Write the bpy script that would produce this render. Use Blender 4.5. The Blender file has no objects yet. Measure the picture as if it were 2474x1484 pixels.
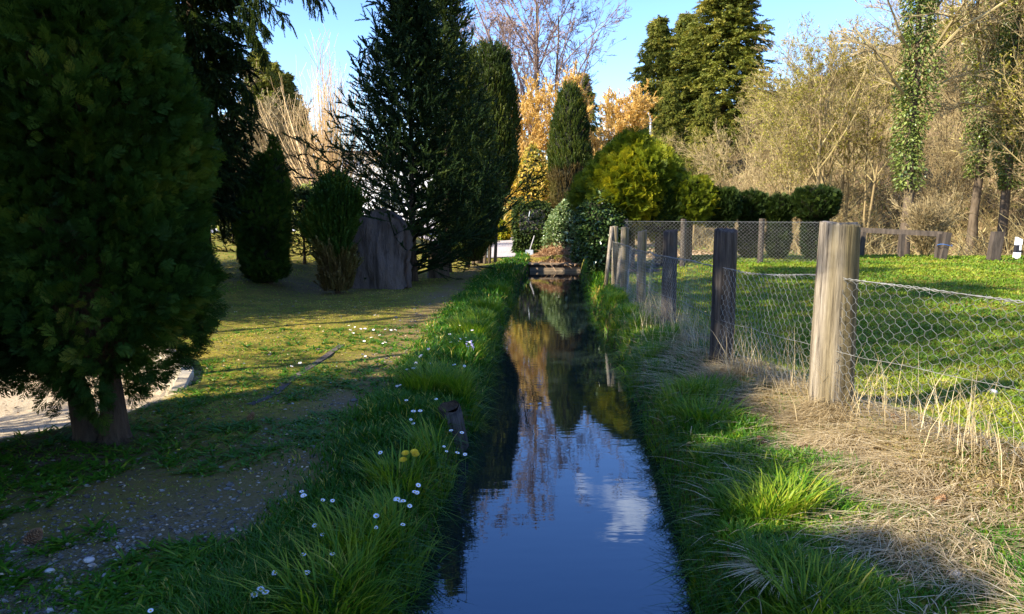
import bpy, math, random
import numpy as np
from mathutils import Vector
# ------------------------------------------------------------------ camera, sky, sun
S = bpy.context.scene
CAM_H = 1.35
PITCH = 7.28
F = 1855.0
cam = bpy.data.cameras.new('camera'); cam.lens = 27.0; cam.sensor_width = 36.0
cam.clip_start = 0.05; cam.clip_end = 2000
co = bpy.data.objects.new('camera', cam); S.collection.objects.link(co)
co.location = (0, 0, CAM_H); co.rotation_euler = (math.radians(90 - PITCH), 0, 0)
S.camera = co
SUN_EL, SUN_AZ = 33.0, 63.0          # shadows travel forward-right, SUN_AZ degrees right of the view
w = bpy.data.worlds.new('World'); S.world = w; w.use_nodes = True
nt = w.node_tree; bg = nt.nodes['Background']
sky = nt.nodes.new('ShaderNodeTexSky'); sky.sky_type = 'NISHITA'; sky.sun_disc = False
sky.sun_elevation = math.radians(SUN_EL); sky.sun_rotation = math.radians(180 + SUN_AZ)
sky.air_density = 1.0; sky.dust_density = 0.3; sky.ozone_density = 4.0
bg.inputs['Strength'].default_value = 0.15  # upper end: the photo's shade is open
# a small torn cloud high above the canal (seen only mirrored in the water)
tc = nt.nodes.new('ShaderNodeTexCoord'); mp = nt.nodes.new('ShaderNodeVectorMath'); mp.operation = 'DISTANCE'
cdir = Vector((0.1568, 0.938, 0.371)).normalized(); mp.inputs[1].default_value = cdir
nz = nt.nodes.new('ShaderNodeTexNoise'); nz.inputs['Scale'].default_value = 20; nz.inputs['Detail'].default_value = 6
nt.links.new(tc.outputs['Generated'], mp.inputs[0]); nt.links.new(tc.outputs['Generated'], nz.inputs['Vector'])
m1 = nt.nodes.new('ShaderNodeMath'); m1.operation = 'MULTIPLY_ADD'; m1.inputs[1].default_value = 0.20
nt.links.new(nz.outputs['Fac'], m1.inputs[0]); nt.links.new(mp.outputs['Value'], m1.inputs[2])
mr = nt.nodes.new('ShaderNodeMapRange'); mr.inputs['From Min'].default_value = 0.140; mr.inputs['From Max'].default_value = 0.105
mr.inputs['To Min'].default_value = 0; mr.inputs['To Max'].default_value = 0.55
nt.links.new(m1.outputs[0], mr.inputs['Value'])
mixc = nt.nodes.new('ShaderNodeMixRGB'); mixc.inputs['Color2'].default_value = (9, 8.6, 8.6, 1)
nt.links.new(mr.outputs['Result'], mixc.inputs['Fac'])
hs_ = nt.nodes.new('ShaderNodeHueSaturation'); hs_.inputs['Saturation'].default_value = 1.15; hs_.inputs['Hue'].default_value = 0.513; nt.links.new(sky.outputs['Color'], hs_.inputs['Color']); nt.links.new(hs_.outputs['Color'], mixc.inputs['Color1']); nt.links.new(mixc.outputs['Color'], bg.inputs['Color'])
sl = bpy.data.lights.new('sun', 'SUN'); sl.energy = 4.9; sl.angle = math.radians(0.5); sl.color = (1.0, 0.91, 0.74)
so = bpy.data.objects.new('sun', sl); S.collection.objects.link(so)
e, a = math.radians(SUN_EL), math.radians(SUN_AZ)
TR = Vector((math.sin(a) * math.cos(e), math.cos(a) * math.cos(e), -math.sin(e)))   # travel of the light
so.rotation_euler = TR.to_track_quat('-Z', 'Y').to_euler()
S.view_settings.view_transform = 'Standard'; S.view_settings.look = 'None'
S.view_settings.exposure = 1.42; S.view_settings.gamma = 1.0; S.view_settings.use_curve_mapping = False
S.render.engine = 'CYCLES'
S.cycles.max_bounces = 6; S.cycles.diffuse_bounces = 3; S.cycles.transmission_bounces = 4; S.cycles.glossy_bounces = 3
S.cycles.use_denoising = True

# ------------------------------------------------------------------ projection helpers
pr = math.radians(PITCH)
def ray(u, v):
    x, yy, f = u - 1237.0, -(v - 742.0), F
    return np.array([x, f * math.cos(pr) + yy * math.sin(pr), -f * math.sin(pr) + yy * math.cos(pr)])
def PZ(u, v, z=0.0):
    r = ray(u, v); t = (z - CAM_H) / r[2]; return np.array([r[0] * t, r[1] * t, z])
def PD(u, v, D):
    r = ray(u, v); t = D / r[1]; return np.array([r[0] * t, D, CAM_H + r[2] * t])

# ------------------------------------------------------------------ numpy geometry
def nrm(a): return a / np.maximum(np.linalg.norm(a, axis=-1, keepdims=True), 1e-9)
class Geo:
    def __init__(s): s.v = []; s.q = []; s.t = []; s.n = 0; s.av = []; s.qm = []; s.tm = []
    def add(s, v, quads=None, tris=None, val=0.5, m=0):
        v = np.asarray(v, dtype=np.float32).reshape(-1, 3)
        s.v.append(v)
        val = np.asarray(val, dtype=np.float32)
        s.av.append(np.broadcast_to(val, (len(v),)).astype(np.float32) if val.ndim == 0 else val.reshape(-1))
        if quads is not None and len(quads):
            quads = np.asarray(quads).reshape(-1, 4) + s.n; s.q.append(quads); s.qm.append(np.full(len(quads), m))
        if tris is not None and len(tris):
            tris = np.asarray(tris).reshape(-1, 3) + s.n; s.t.append(tris); s.tm.append(np.full(len(tris), m))
        s.n += len(v); return s
    def merge(s, o, m=0):
        v, q, t, av = o.arrays()
        return s.add(v, q, t, av, m)
    def arrays(s):
        v = np.concatenate(s.v) if s.v else np.zeros((0, 3))
        q = np.concatenate(s.q) if s.q else np.zeros((0, 4), int)
        t = np.concatenate(s.t) if s.t else np.zeros((0, 3), int)
        return v, q, t, np.concatenate(s.av) if s.av else np.zeros(0)
    def mesh(s, name, mats, smooth=False):
        v, q, t, av = s.arrays()
        me = bpy.data.meshes.new(name)
        me.vertices.add(len(v)); me.vertices.foreach_set('co', v.astype(np.float32).ravel())
        loops = np.concatenate([q.ravel(), t.ravel()]).astype(np.int32)
        me.loops.add(len(loops)); me.loops.foreach_set('vertex_index', loops)
        nq, ntr = len(q), len(t); me.polygons.add(nq + ntr)
        st = np.concatenate([np.arange(nq) * 4, nq * 4 + np.arange(ntr) * 3]).astype(np.int32)
        me.polygons.foreach_set('loop_start', st)
        mi = np.concatenate((s.qm if s.qm else [np.zeros(0)]) + (s.tm if s.tm else [np.zeros(0)])).astype(np.int32)
        if not isinstance(mats, (list, tuple)): mats = [mats]
        for x in mats: me.materials.append(x)
        me.polygons.foreach_set('material_index', mi)
        at = me.attributes.new('v', 'FLOAT', 'POINT'); at.data.foreach_set('value', av)
        me.polygons.foreach_set('use_smooth', np.full(nq + ntr, smooth))
        me.update(calc_edges=True); return me
col = S.collection
def tag(o, label=None, cat=None, group=None, kind=None):
    if label: o['label'] = label
    if cat: o['category'] = cat
    if group: o['group'] = group
    if kind: o['kind'] = kind
    return o
def obj(name, geo, mats, parent=None, smooth=False, loc=None):
    me = geo.mesh(name, mats, smooth) if isinstance(geo, Geo) else geo
    o = bpy.data.objects.new(name, me); col.objects.link(o)
    if parent: o.parent = parent
    if loc is not None: o.location = loc
    return o
def empty(name, loc=(0, 0, 0), rz=0, label=None, cat=None, group=None, sc=1.0):
    o = bpy.data.objects.new(name, None); col.objects.link(o); o.location = loc
    o.rotation_euler = (0, 0, rz); o.scale = (sc, sc, sc) if not isinstance(sc, tuple) else sc; o.empty_display_size = .2
    return tag(o, label, cat, group)
def copy_tree(r, loc, rz=0, sc=1.0, label=None, group=None):
    c = r.copy(); col.objects.link(c); c.location = loc; c.rotation_euler = (0, 0, rz)
    c.scale = (sc, sc, sc) if not isinstance(sc, tuple) else sc
    if label: c['label'] = label
    if group: c['group'] = group
    for ch in list(r.children):
        d = ch.copy(); col.objects.link(d); d.parent = c
        for g in ch.children:
            k = g.copy(); col.objects.link(k); k.parent = d
    return c

def tubes(P, R, sides=3, val=0.5):
    """P (K,n,3) polylines, R (K,n) radii -> Geo"""
    P = np.asarray(P, float)
    if P.ndim == 2: P = P[None]
    K, n, _ = P.shape; R = np.broadcast_to(np.asarray(R, float), (K, n))
    T = nrm(np.gradient(P, axis=1))
    ref = np.where(np.abs(T[..., 2:3]) > .9, np.array([1., 0, 0]), np.array([0, 0, 1.]))
    ref = np.broadcast_to(ref[:, :1], T.shape)
    A = nrm(np.cross(T, ref)); B = np.cross(T, A)
    th = np.arange(sides) / sides * 2 * np.pi
    V = P[:, :, None] + R[..., None, None] * (np.cos(th)[:, None] * A[:, :, None] + np.sin(th)[:, None] * B[:, :, None])
    idx = np.arange(K * n * sides).reshape(K, n, sides)
    a = idx[:, :-1]; b = idx[:, 1:]
    q = np.stack([a, np.roll(a, -1, 2), np.roll(b, -1, 2), b], -1).reshape(-1, 4)
    val = np.asarray(val, float)
    vv = np.broadcast_to(val, (K,)) if val.ndim < 2 else None
    vals = np.repeat(vv, n * sides) if vv is not None else np.repeat(val.ravel(), sides)
    g = Geo(); g.add(V, q, None, vals); return g
def cap_tube(P, R, sides=12, val=.5):
    g = tubes(P, R, sides, val); v, q, t, av = g.arrays(); n = len(v)
    P = np.asarray(P, float)
    g.add(np.array([P[0], P[-1]]), None, None, val)
    tr = []
    for i in range(sides):
        j = (i + 1) % sides
        tr.append((n, j, i)); tr.append((n + 1, n - sides + i, n - sides + j))
    g.t.append(np.array(tr)); g.tm.append(np.zeros(len(tr), int)); return g
def box(x0, x1, y0, y1, z0, z1, val=.5):
    v = np.array([(x, y, z) for x in (x0, x1) for y in (y0, y1) for z in (z0, z1)])
    q = [(0, 1, 3, 2), (4, 6, 7, 5), (0, 4, 5, 1), (2, 3, 7, 6), (0, 2, 6, 4), (1, 5, 7, 3)]
    return v, np.array(q)
def scatter(tmpl, pos, dirs, scale, rng, roll=None, up=(0, 0, 1), val=None, vs=0.0, flat=0.0):
    """template along +Y with normal +Z"""
    tv, tq, tt, tav = tmpl.arrays(); K = len(pos)
    Y = nrm(np.asarray(dirs, float))
    U = np.broadcast_to(np.asarray(up, float), Y.shape) + rng.normal(0, .15, Y.shape)
    X = nrm(np.cross(Y, U)); Z = np.cross(X, Y)
    if roll is None: roll = rng.uniform(-.5, .5, K)
    c, s_ = np.cos(roll)[:, None], np.sin(roll)[:, None]
    X2 = X * c + Z * s_; Z2 = -X * s_ + Z * c
    sc = np.broadcast_to(np.asarray(scale, float), (K,))
    V = pos[:, None] + sc[:, None, None] * (tv[None, :, :1] * X2[:, None] + tv[None, :, 1:2] * Y[:, None] + tv[None, :, 2:3] * Z2[:, None])
    off = (np.arange(K) * len(tv))[:, None, None]
    if val is None: val = rng.random(K)
    vals = np.clip(val[:, None] + tav[None] * vs, 0, 1)
    g = Geo()
    g.add(V, (tq[None] + off).reshape(-1, 4) if len(tq) else None, (tt[None] + off).reshape(-1, 3) if len(tt) else None, vals)
    return g
class Lump:
    def __init__(s, rng, f, n=14):
        s.k = rng.normal(0, f, (n, 3)); s.p = rng.uniform(0, 6.28, n)
    def __call__(s, p): return np.sin(p @ s.k.T + s.p).sum(-1) / math.sqrt(len(s.p))
# vectorised 2-d value noise
_h = np.random.default_rng(11).random((256, 256))
def vn(x, y, f):
    x = np.asarray(x, float) * f; y = np.asarray(y, float) * f
    xi = np.floor(x).astype(int); yi = np.floor(y).astype(int); fx = x - xi; fy = y - yi
    fx = fx * fx * (3 - 2 * fx); fy = fy * fy * (3 - 2 * fy)
    g = lambda i, j: _h[i & 255, j & 255]
    return (g(xi, yi) * (1 - fx) + g(xi + 1, yi) * fx) * (1 - fy) + (g(xi, yi + 1) * (1 - fx) + g(xi + 1, yi + 1) * fx) * fy
_vn0 = vn
def vn(x, y, f):
    x = np.asarray(x, float); y = np.asarray(y, float)
    a_ = _vn0(x * .8 + y * .6 + 13.3, y * .8 - x * .6 + 7.7, f); b_ = _vn0(x * .28 - y * .96 + 3.1, y * .28 + x * .96 + 55.2, f * 1.93)
    return np.clip((a_ * .64 + b_ * .36 - .5) * 1.3 + .5, 0, 1)
def ss(x, a, b):
    t = np.clip((np.asarray(x, float) - a) / (b - a), 0, 1); return t * t * (3 - 2 * t)

# ------------------------------------------------------------------ materials
def newmat(name):
    m = bpy.data.materials.new(name); m.use_nodes = True; n = m.node_tree
    return m, n, n.nodes['Principled BSDF'], n.nodes['Material Output']
def ramp(n, stops):
    r = n.nodes.new('ShaderNodeValToRGB'); el = r.color_ramp.elements
    while len(el) < len(stops): el.new(0.5)
    for e_, (p, c) in zip(el, stops): e_.position = p; e_.color = (*c, 1)
    return r
def leafmat(name, stops, transl=0.35, rough=0.55, spec=0.3, nscale=1.2, namp=0.5, tgain=1.3):
    m, n, b, out = newmat(name)
    at = n.nodes.new('ShaderNodeAttribute'); at.attribute_name = 'v'
    tcn = n.nodes.new('ShaderNodeTexCoord'); no = n.nodes.new('ShaderNodeTexNoise')
    no.inputs['Scale'].default_value = nscale; no.inputs['Detail'].default_value = 3
    n.links.new(tcn.outputs['Object'], no.inputs['Vector'])
    ma = n.nodes.new('ShaderNodeMath'); ma.operation = 'MULTIPLY_ADD'; ma.inputs[1].default_value = namp * 2; 
    sub = n.nodes.new('ShaderNodeMath'); sub.operation = 'SUBTRACT'; sub.inputs[1].default_value = 0.5
    n.links.new(no.outputs['Fac'], sub.inputs[0]); n.links.new(sub.outputs[0], ma.inputs[0]); n.links.new(at.outputs['Fac'], ma.inputs[2])
    r = ramp(n, stops); n.links.new(ma.outputs[0], r.inputs['Fac'])
    n.links.new(r.outputs['Color'], b.inputs['Base Color'])
    b.inputs['Roughness'].default_value = rough; b.inputs['Specular IOR Level'].default_value = spec
    if transl > 0:
        tr = n.nodes.new('ShaderNodeBsdfTranslucent'); mx = n.nodes.new('ShaderNodeMixShader'); mx.inputs[0].default_value = transl
        g = n.nodes.new('ShaderNodeMixRGB'); g.blend_type = 'MULTIPLY'; g.inputs['Fac'].default_value = 1; g.inputs['Color2'].default_value = (tgain, tgain * .95, tgain * .5, 1)
        n.links.new(r.outputs['Color'], g.inputs['Color1']); n.links.new(g.outputs['Color'], tr.inputs['Color'])
        n.links.new(b.outputs[0], mx.inputs[1]); n.links.new(tr.outputs[0], mx.inputs[2]); n.links.new(mx.outputs[0], out.inputs['Surface'])
    return m
def noisemat(name, c1, c2, scale=8, rough=0.85, bump=0.3, stretch=(1, 1, 1), detail=6, c3=None, spec=0.25, bdist=0.01):
    m, n, b, out = newmat(name)
    tcn = n.nodes.new('ShaderNodeTexCoord'); mpn = n.nodes.new('ShaderNodeMapping'); mpn.inputs['Scale'].default_value = stretch
    no = n.nodes.new('ShaderNodeTexNoise'); no.inputs['Scale'].default_value = scale; no.inputs['Detail'].default_value = detail
    no.inputs['Roughness'].default_value = .65
    n.links.new(tcn.outputs['Object'], mpn.inputs['Vector']); n.links.new(mpn.outputs[0], no.inputs['Vector'])
    st = [(0.32, c1), (0.68, c2)] if c3 is None else [(0.3, c1), (0.5, c2), (0.7, c3)]
    r = ramp(n, st); n.links.new(no.outputs['Fac'], r.inputs['Fac']); n.links.new(r.outputs['Color'], b.inputs['Base Color'])
    b.inputs['Roughness'].default_value = rough; b.inputs['Specular IOR Level'].default_value = spec
    if bump:
        bp = n.nodes.new('ShaderNodeBump'); bp.inputs['Strength'].default_value = bump; bp.inputs['Distance'].default_value = bdist
        n.links.new(no.outputs['Fac'], bp.inputs['Height']); n.links.new(bp.outputs[0], b.inputs['Normal'])
    return m
M = {}
M['thuja'] = leafmat('thuja_leaf', [(0.0, (.014, .036, .006)), (.45, (.036, .088, .012)), (.8, (.09, .15, .016)), (1, (.17, .19, .03))], .3, .6, .15, 1.6, .75)
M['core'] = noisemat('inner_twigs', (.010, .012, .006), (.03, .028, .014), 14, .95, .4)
M['innerbrown'] = noisemat('dead_inner_twigs', (.02, .012, .006), (.13, .075, .035), 30, .95, .8, (1, 1, .35), 8, bdist=.04)
M['hedge'] = leafmat('hedge_leaf', [(0.0, (.012, .026, .006)), (.5, (.030, .055, .010)), (1, (.085, .12, .018))], .25, .6, .2, 1.6, .35)
M['gold'] = leafmat('golden_thuja_leaf', [(0.0, (.05, .085, .010)), (.5, (.20, .235, .014)), (1, (.58, .48, .028))], .35, .55, .2, .9, .6)
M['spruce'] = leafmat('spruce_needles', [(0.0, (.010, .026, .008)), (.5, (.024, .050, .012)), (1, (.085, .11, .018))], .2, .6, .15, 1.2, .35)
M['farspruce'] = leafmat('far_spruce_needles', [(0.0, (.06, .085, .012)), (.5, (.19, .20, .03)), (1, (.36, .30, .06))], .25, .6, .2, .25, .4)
M['yew'] = leafmat('yew_needles', [(0.0, (.025, .048, .008)), (.5, (.07, .105, .012)), (1, (.18, .19, .02))], .2, .5, .3, 1.2, .3)
M['brownyew'] = leafmat('browned_needles', [(0.0, (.09, .06, .025)), (.5, (.16, .12, .04)), (1, (.16, .16, .04))], .2, .7, .15, 1.2, .3)
M['ivy'] = leafmat('ivy_leaf', [(0.0, (.02, .045, .012)), (.5, (.05, .10, .022)), (1, (.16, .22, .06))], .2, .26, .7, 3, .2)
M['laurel'] = leafmat('pale_shrub_leaf', [(0.0, (.10, .16, .03)), (.5, (.30, .34, .08)), (1, (.60, .58, .28))], .3, .3, .6, 3, .2)
M['orange'] = leafmat('yellow_shrub_leaf', [(0.0, (.10, .15, .03)), (.45, (.45, .35, .05)), (1, (.74, .52, .14))], .4, .5, .3, 2, .3)
M['grass'] = leafmat('grass_blade', [(0.0, (.030, .105, .006)), (.45, (.070, .20, .010)), (.8, (.28, .36, .022)), (1, (.58, .47, .09))], .40, .45, .3, 1.1, .3)
M['lawn'] = leafmat('lawn_blade', [(0.0, (.06, .14, .012)), (.45, (.17, .27, .02)), (.8, (.34, .36, .035)), (1, (.48, .38, .12))], .35, .5, .25, .8, .35)
M['straw'] = leafmat('dry_grass_blade', [(0.0, (.16, .11, .05)), (.5, (.48, .37, .20)), (1, (.80, .68, .44))], .25, .6, .2, 2, .25)
M['bark'] = noisemat('bark', (.05, .035, .022), (.16, .12, .08), 10, .95, .8, (1, 1, .18), 8, bdist=.03)
M['darkbark'] = noisemat('dark_bark', (.025, .016, .010), (.13, .09, .055), 22, .95, 1., (1, 1, .14), 9, bdist=.06)
M['twig'] = leafmat('bare_twig', [(0.0, (.13, .09, .045)), (.5, (.28, .21, .10)), (1, (.46, .37, .19))], 0, .8, .15, .5, .3)
M['pinktwig'] = leafmat('far_bare_twig', [(0.0, (.14, .085, .07)), (.5, (.25, .17, .14)), (1, (.38, .28, .22))], 0, .8, .15, .5, .3)
M['willow'] = leafmat('willow_twig', [(0.0, (.35, .22, .10)), (.5, (.55, .38, .18)), (1, (.72, .52, .28))], 0, .7, .2, .5, .3)
M['olivetwig'] = leafmat('mossy_twig', [(0.0, (.15, .10, .045)), (.5, (.30, .23, .095)), (1, (.50, .41, .20))], 0, .8, .15, .5, .35)
M['goldtwig'] = leafmat('golden_twig', [(0.0, (.48, .29, .07)), (.5, (.68, .45, .13)), (1, (.82, .60, .24))], .2, .8, .15, .5, .3)
M['bud'] = leafmat('fresh_buds', [(0.0, (.20, .20, .03)), (.5, (.36, .34, .05)), (1, (.50, .46, .09))], .4, .7, .15, .5, .3)
# ------------------------------------------------------------------ terrain
ZW = -0.30
Lp = [(1000, 1500), (1075, 1300), (1118, 1150), (1158, 1050), (1183, 950), (1200, 870), (1228, 780), (1258, 700), (1285, 655)]
Rp = [(1648, 1500), (1610, 1300), (1570, 1130), (1535, 1040), (1505, 960), (1482, 860), (1430, 760), (1402, 690), (1395, 655)]
Lw = np.array([PZ(u, v, ZW) for u, v in Lp]); Rw = np.array([PZ(u, v, ZW) for u, v in Rp])
Y_END = 20.5
def xL(y): return np.interp(y, Lw[:, 1], Lw[:, 0]) + .05 * (vn(y, 0 * y, 1.7) - .5)
def xR(y): return np.interp(y, Rw[:, 1], Rw[:, 0]) + .05 * (vn(y, 0 * y + 9, 1.7) - .5)
FENCE = np.array([(3.15, .8), (2.50, 2.9), (1.97, 4.64), (1.676, 6.04), (1.656, 8.06), (1.76, 10.42), (1.82, 12.5), (1.74, 13.0)])
def fence_x(y):
    f = FENCE[::-1]; yy = f[::-1, 1]; return np.interp(y, FENCE[:, 1], FENCE[:, 0])
def HH(x, y):
    x = np.asarray(x, float); y = np.asarray(y, float)
    mid = .5 * (xL(y) + xR(y)); left = x < mid
    # left side
    zl = .6 * ss(y, 10, 25) * ss(-x, 2.0, 5.5) + .05 * (vn(x, y, .9) - .5) + .02 * (vn(x, y, 4) - .5)
    zl = zl + .16 * ss(-x, 3.2, 4.6) * ss(y, 7.5, 11) * (1 - ss(y, 14, 22))
    dep = (ss(1.68 - np.hypot(x + 4.22, (y - 5.55)), 0, .08) + ss(-x, 3.0, 3.3) * ss(y, 4.75, 5.1) * (1 - ss(y, 6.5, 6.9)))
    zl = zl - .30 * np.clip(dep, 0, 1) * (1 - ss(-x, 9, 12))
    # right side
    fx = fence_x(y)
    zr = .10 + .23 * ss(y, 4, 14.5) * ss(x, 2.0, 4.5) + .05 * (vn(x, y, .8) - .5) + .03 * (vn(x, y, 3) - .5)
    zr = zr + .10 * ss(x - fx, -.5, .0) * (1 - ss(x - fx, .0, .7)) * (1 - ss(y, 6, 9))
    zr = zr - .75 * ss(y + .12 * x, 17.5, 21.0) * ss(x, 2.2, 3.6)
    dR = x - xR(y); dL = xL(y) - x
    bank = np.where(left, ss(dL, -.06, .15), ss(dR, -.07, .19))
    canal = 1 - ss(y, Y_END + .05, Y_END + .25)
    z = np.where(left, zl, zr)
    # join sides beyond the canal's end
    t = ss(y, Y_END, 27); blend = ss(x, -1.5, 3.5)
    z = z * (1 - t) + t * (.0 + (zl * (1 - blend) + zr * blend))
    z = z - canal * (1 - bank) * (z + .75) - canal * .06 * (1 - np.clip(np.minimum(np.abs(dL), np.abs(dR)) / .5, 0, 1)) * bank
    # hillside on the right
    s = (x * .80 + y * .60) - 27.5
    z = z + .42 * np.maximum(s, 0) * ss(s, 0, 6) * ss(x, 1, 9) * (1 - .75 * ss(y - .6 * x, 40, 90)) - 0
    # hill behind left, far
    z = z + 7 * ss(y - .4 * x, 60, 120) * ss(-x, -5, 30) + 1.0 * ss(y, 60, 130)
    return z
def G(x, y): return float(HH(np.array([x]), np.array([y]))[0])
offs = np.concatenate([np.arange(0, .4, .04), np.arange(.4, 4, .09), np.arange(4, 12, .3), 12 * 1.16 ** np.arange(0, 22)])
ys = np.concatenate([-8 * 1.5 ** np.arange(6, -1, -1), np.arange(-6, 0, .5), np.arange(0, 14, .09), np.arange(14, 30, .22), 30 * 1.045 ** np.arange(0, 48)])
cols = []
for o_ in offs[::-1]: cols.append(xL(ys) - o_)
for t_ in (.15, .5, .85): cols.append(xL(ys) * (1 - t_) + xR(ys) * t_)
for o_ in offs: cols.append(xR(ys) + o_)
X = np.stack(cols, 1); Y = np.repeat(ys[:, None], X.shape[1], 1); Z = HH(X, Y)
ny, nx = X.shape; idx = np.arange(ny * nx).reshape(ny, nx)
q = np.stack([idx[:-1, :-1], idx[:-1, 1:], idx[1:, 1:], idx[1:, :-1]], -1).reshape(-1, 4)
g = Geo(); g.add(np.stack([X, Y, Z], -1), q)
def masks(x, y):
    """path, straw, dirt, litter, lawn weights"""
    wob = (vn(x, y, 1.3) - .5)
    dL = xL(y) - x; dR = x - xR(y); fx = fence_x(y)
    pc = -1.15 - .05 * ss(y, 3, 9) + .35 * ss(y, 9, 18)            # centre of the worn track
    path = np.exp(-((x - pc - .25 * wob) / (.34 + .25 * (1 - ss(y, 3, 6)))) ** 2 * 1.6) * (x < 0)
    path = path * ss(dL + .5 * wob, .55, .85)
    gravel = np.clip(.9 * ss(-x + .8 * wob + .5 * (vn(x, y, 3.1) - .5), .8, 1.25) * (1 - ss(y, 2.6, 3.9)) + .35 * path * ss(vn(x, y, 2.2), .5, .8), 0, 1) * (dL > .6)
    soil = np.exp(-(((x + 2.5) / .95) ** 2 + ((y - 4.0) / .75) ** 2) * 1.3) + .8 * np.exp(-(((x + 3.3) / 1.0) ** 2 + ((y - 13) / 1.2) ** 2))
    dep = np.clip(ss(1.74 - np.hypot(x + 4.22, (y - 5.55)), 0, .05) + ss(-x, 3.0, 3.3) * ss(y, 4.85, 5.15) * (1 - ss(y, 6.5, 6.9)), 0, 1)
    near = np.exp(-((x - fx + .12) / .48) ** 2) * (1 - ss(y, 5.8, 7.5))
    straw = (x > 0) * np.clip(near * 1.1 + .45 * (1 - ss(y, 3.4, 4.6)) * ss(dR, .7, 1.3) + .6 * np.exp(-((x - fx + .1) / .3) ** 2) * (1 - ss(y, 9, 12)), 0, 1) * ss(vn(x, y, 2.2) + near * .34, .46, .70)
    lit = ss((x * .80 + y * .60) - 27.5, -8.0, -5.0) * (x > 4)
    return path, gravel, np.clip(soil, 0, 1), dep, straw, lit
pth, grv, soi, dp, stw, lit = masks(X, Y)
def setattr_(me, name, arr):
    a_ = me.attributes.new(name, 'FLOAT', 'POINT'); a_.data.foreach_set('value', arr.astype(np.float32).ravel())
m, n, b, out = newmat('ground_soil_and_moss')
def cm(n, fac, c1, c2):
    x = n.nodes.new('ShaderNodeMixRGB'); 
    if isinstance(fac, float): x.inputs['Fac'].default_value = fac
    else: n.links.new(fac, x.inputs['Fac'])
    for inp, c in ((x.inputs['Color1'], c1), (x.inputs['Color2'], c2)):
        if isinstance(c, tuple): inp.default_value = (*c, 1)
        else: n.links.new(c, inp)
    return x.outputs['Color']
def attr(n, nm):
    a_ = n.nodes.new('ShaderNodeAttribute'); a_.attribute_name = nm; return a_.outputs['Fac']
tcn = n.nodes.new('ShaderNodeTexCoord')
def noise(n, tcn, s, det=5, stops=((.35, (0, 0, 0)), (.65, (1, 1, 1)))):
    no = n.nodes.new('ShaderNodeTexNoise'); no.inputs['Scale'].default_value = s; no.inputs['Detail'].default_value = det
    n.links.new(tcn.outputs['Object'], no.inputs['Vector']); r = ramp(n, list(stops)); n.links.new(no.outputs['Fac'], r.inputs['Fac']); return r.outputs['Color'], no.outputs['Fac']
n1, f1 = noise(n, tcn, 3.0); n2, f2 = noise(n, tcn, 22.0); n3, f3 = noise(n, tcn, 90.0)
green = cm(n, n1, (.10, .12, .010), (.34, .25, .03)); green = cm(n, n2, green, (.13, .10, .025))
brown = cm(n, n2, (.055, .038, .022), (.13, .085, .045))
mossy = cm(n, n1, (.15, .095, .030), (.16, .14, .02)); mossy = cm(n, n3, mossy, (.22, .15, .07))
straw = cm(n, n1, (.11, .115, .022), (.24, .19, .07)); straw = cm(n, n2, straw, (.30, .23, .11))
sand = cm(n, n1, (.44, .36, .24), (.60, .51, .36)); sand = cm(n, n3, sand, (.30, .22, .14))
litter = cm(n, n2, (.10, .065, .035), (.34, .23, .13)); litter = cm(n, n1, litter, (.12, .10, .035))
gr = cm(n, n3, (.085, .058, .030), (.26, .20, .13)); gr = cm(n, n1, gr, (.12, .10, .025))
c = cm(n, attr(n, 'path'), green, mossy); c = cm(n, attr(n, 'gravel'), c, gr); c = cm(n, attr(n, 'soil'), c, brown)
c = cm(n, attr(n, 'straw'), c, straw); c = cm(n, attr(n, 'dep'), c, sand); c = cm(n, attr(n, 'litter'), c, litter)
c = cm(n, attr(n, 'wet'), c, (.030, .022, .012))
n.links.new(c, b.inputs['Base Color']); b.inputs['Roughness'].default_value = .95; b.inputs['Specular IOR Level'].default_value = .15
bp = n.nodes.new('ShaderNodeBump'); bp.inputs['Strength'].default_value = .6; bp.inputs['Distance'].default_value = .02
n.links.new(f2, bp.inputs['Height']); n.links.new(bp.outputs[0], b.inputs['Normal']); M['ground'] = m
me = g.mesh('ground', M['ground'], True)
for nm, arr in (('path', pth), ('gravel', grv), ('soil', soi), ('straw', stw), ('dep', dp), ('litter', lit)): setattr_(me, nm, arr)
setattr_(me, 'wet', ss(-Z, .12, .26) * (np.abs(X - .35) < 1.6))
tag(obj('ground', me, None), kind='structure')

# water
m, n, b, out = newmat('canal_water')
b.inputs['Base Color'].default_value = (.010, .016, .016, 1); b.inputs['Roughness'].default_value = .015
b.inputs['IOR'].default_value = 2.0; b.inputs['Specular Tint'].default_value = (.40, .70, 1.0, 1)
tcn = n.nodes.new('ShaderNodeTexCoord'); mpn = n.nodes.new('ShaderNodeMapping'); mpn.inputs['Scale'].default_value = (1.2, 3.4, 1)
no = n.nodes.new('ShaderNodeTexNoise'); no.inputs['Scale'].default_value = 3.2; no.inputs['Detail'].default_value = 3; no.inputs['Roughness'].default_value = .5
n.links.new(tcn.outputs['Object'], mpn.inputs['Vector']); n.links.new(mpn.outputs[0], no.inputs['Vector'])
bp = n.nodes.new('ShaderNodeBump'); bp.inputs['Strength'].default_value = .03; bp.inputs['Distance'].default_value = .02
n.links.new(no.outputs['Fac'], bp.inputs['Height']); n.links.new(bp.outputs[0], b.inputs['Normal'])
yw = np.concatenate([np.arange(-8, Y_END + .1, .4), [Y_END + .2]])
V = np.concatenate([np.stack([xL(yw) - .35, yw, 0 * yw + ZW], -1), np.stack([xR(yw) + .45, yw, 0 * yw + ZW], -1)])
k = len(yw); q = [(i, i + k, i + k + 1, i + 1) for i in range(k - 1)]
g = Geo(); g.add(V, q); M['water'] = m; tag(obj('water', g, m), kind='structure')

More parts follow.
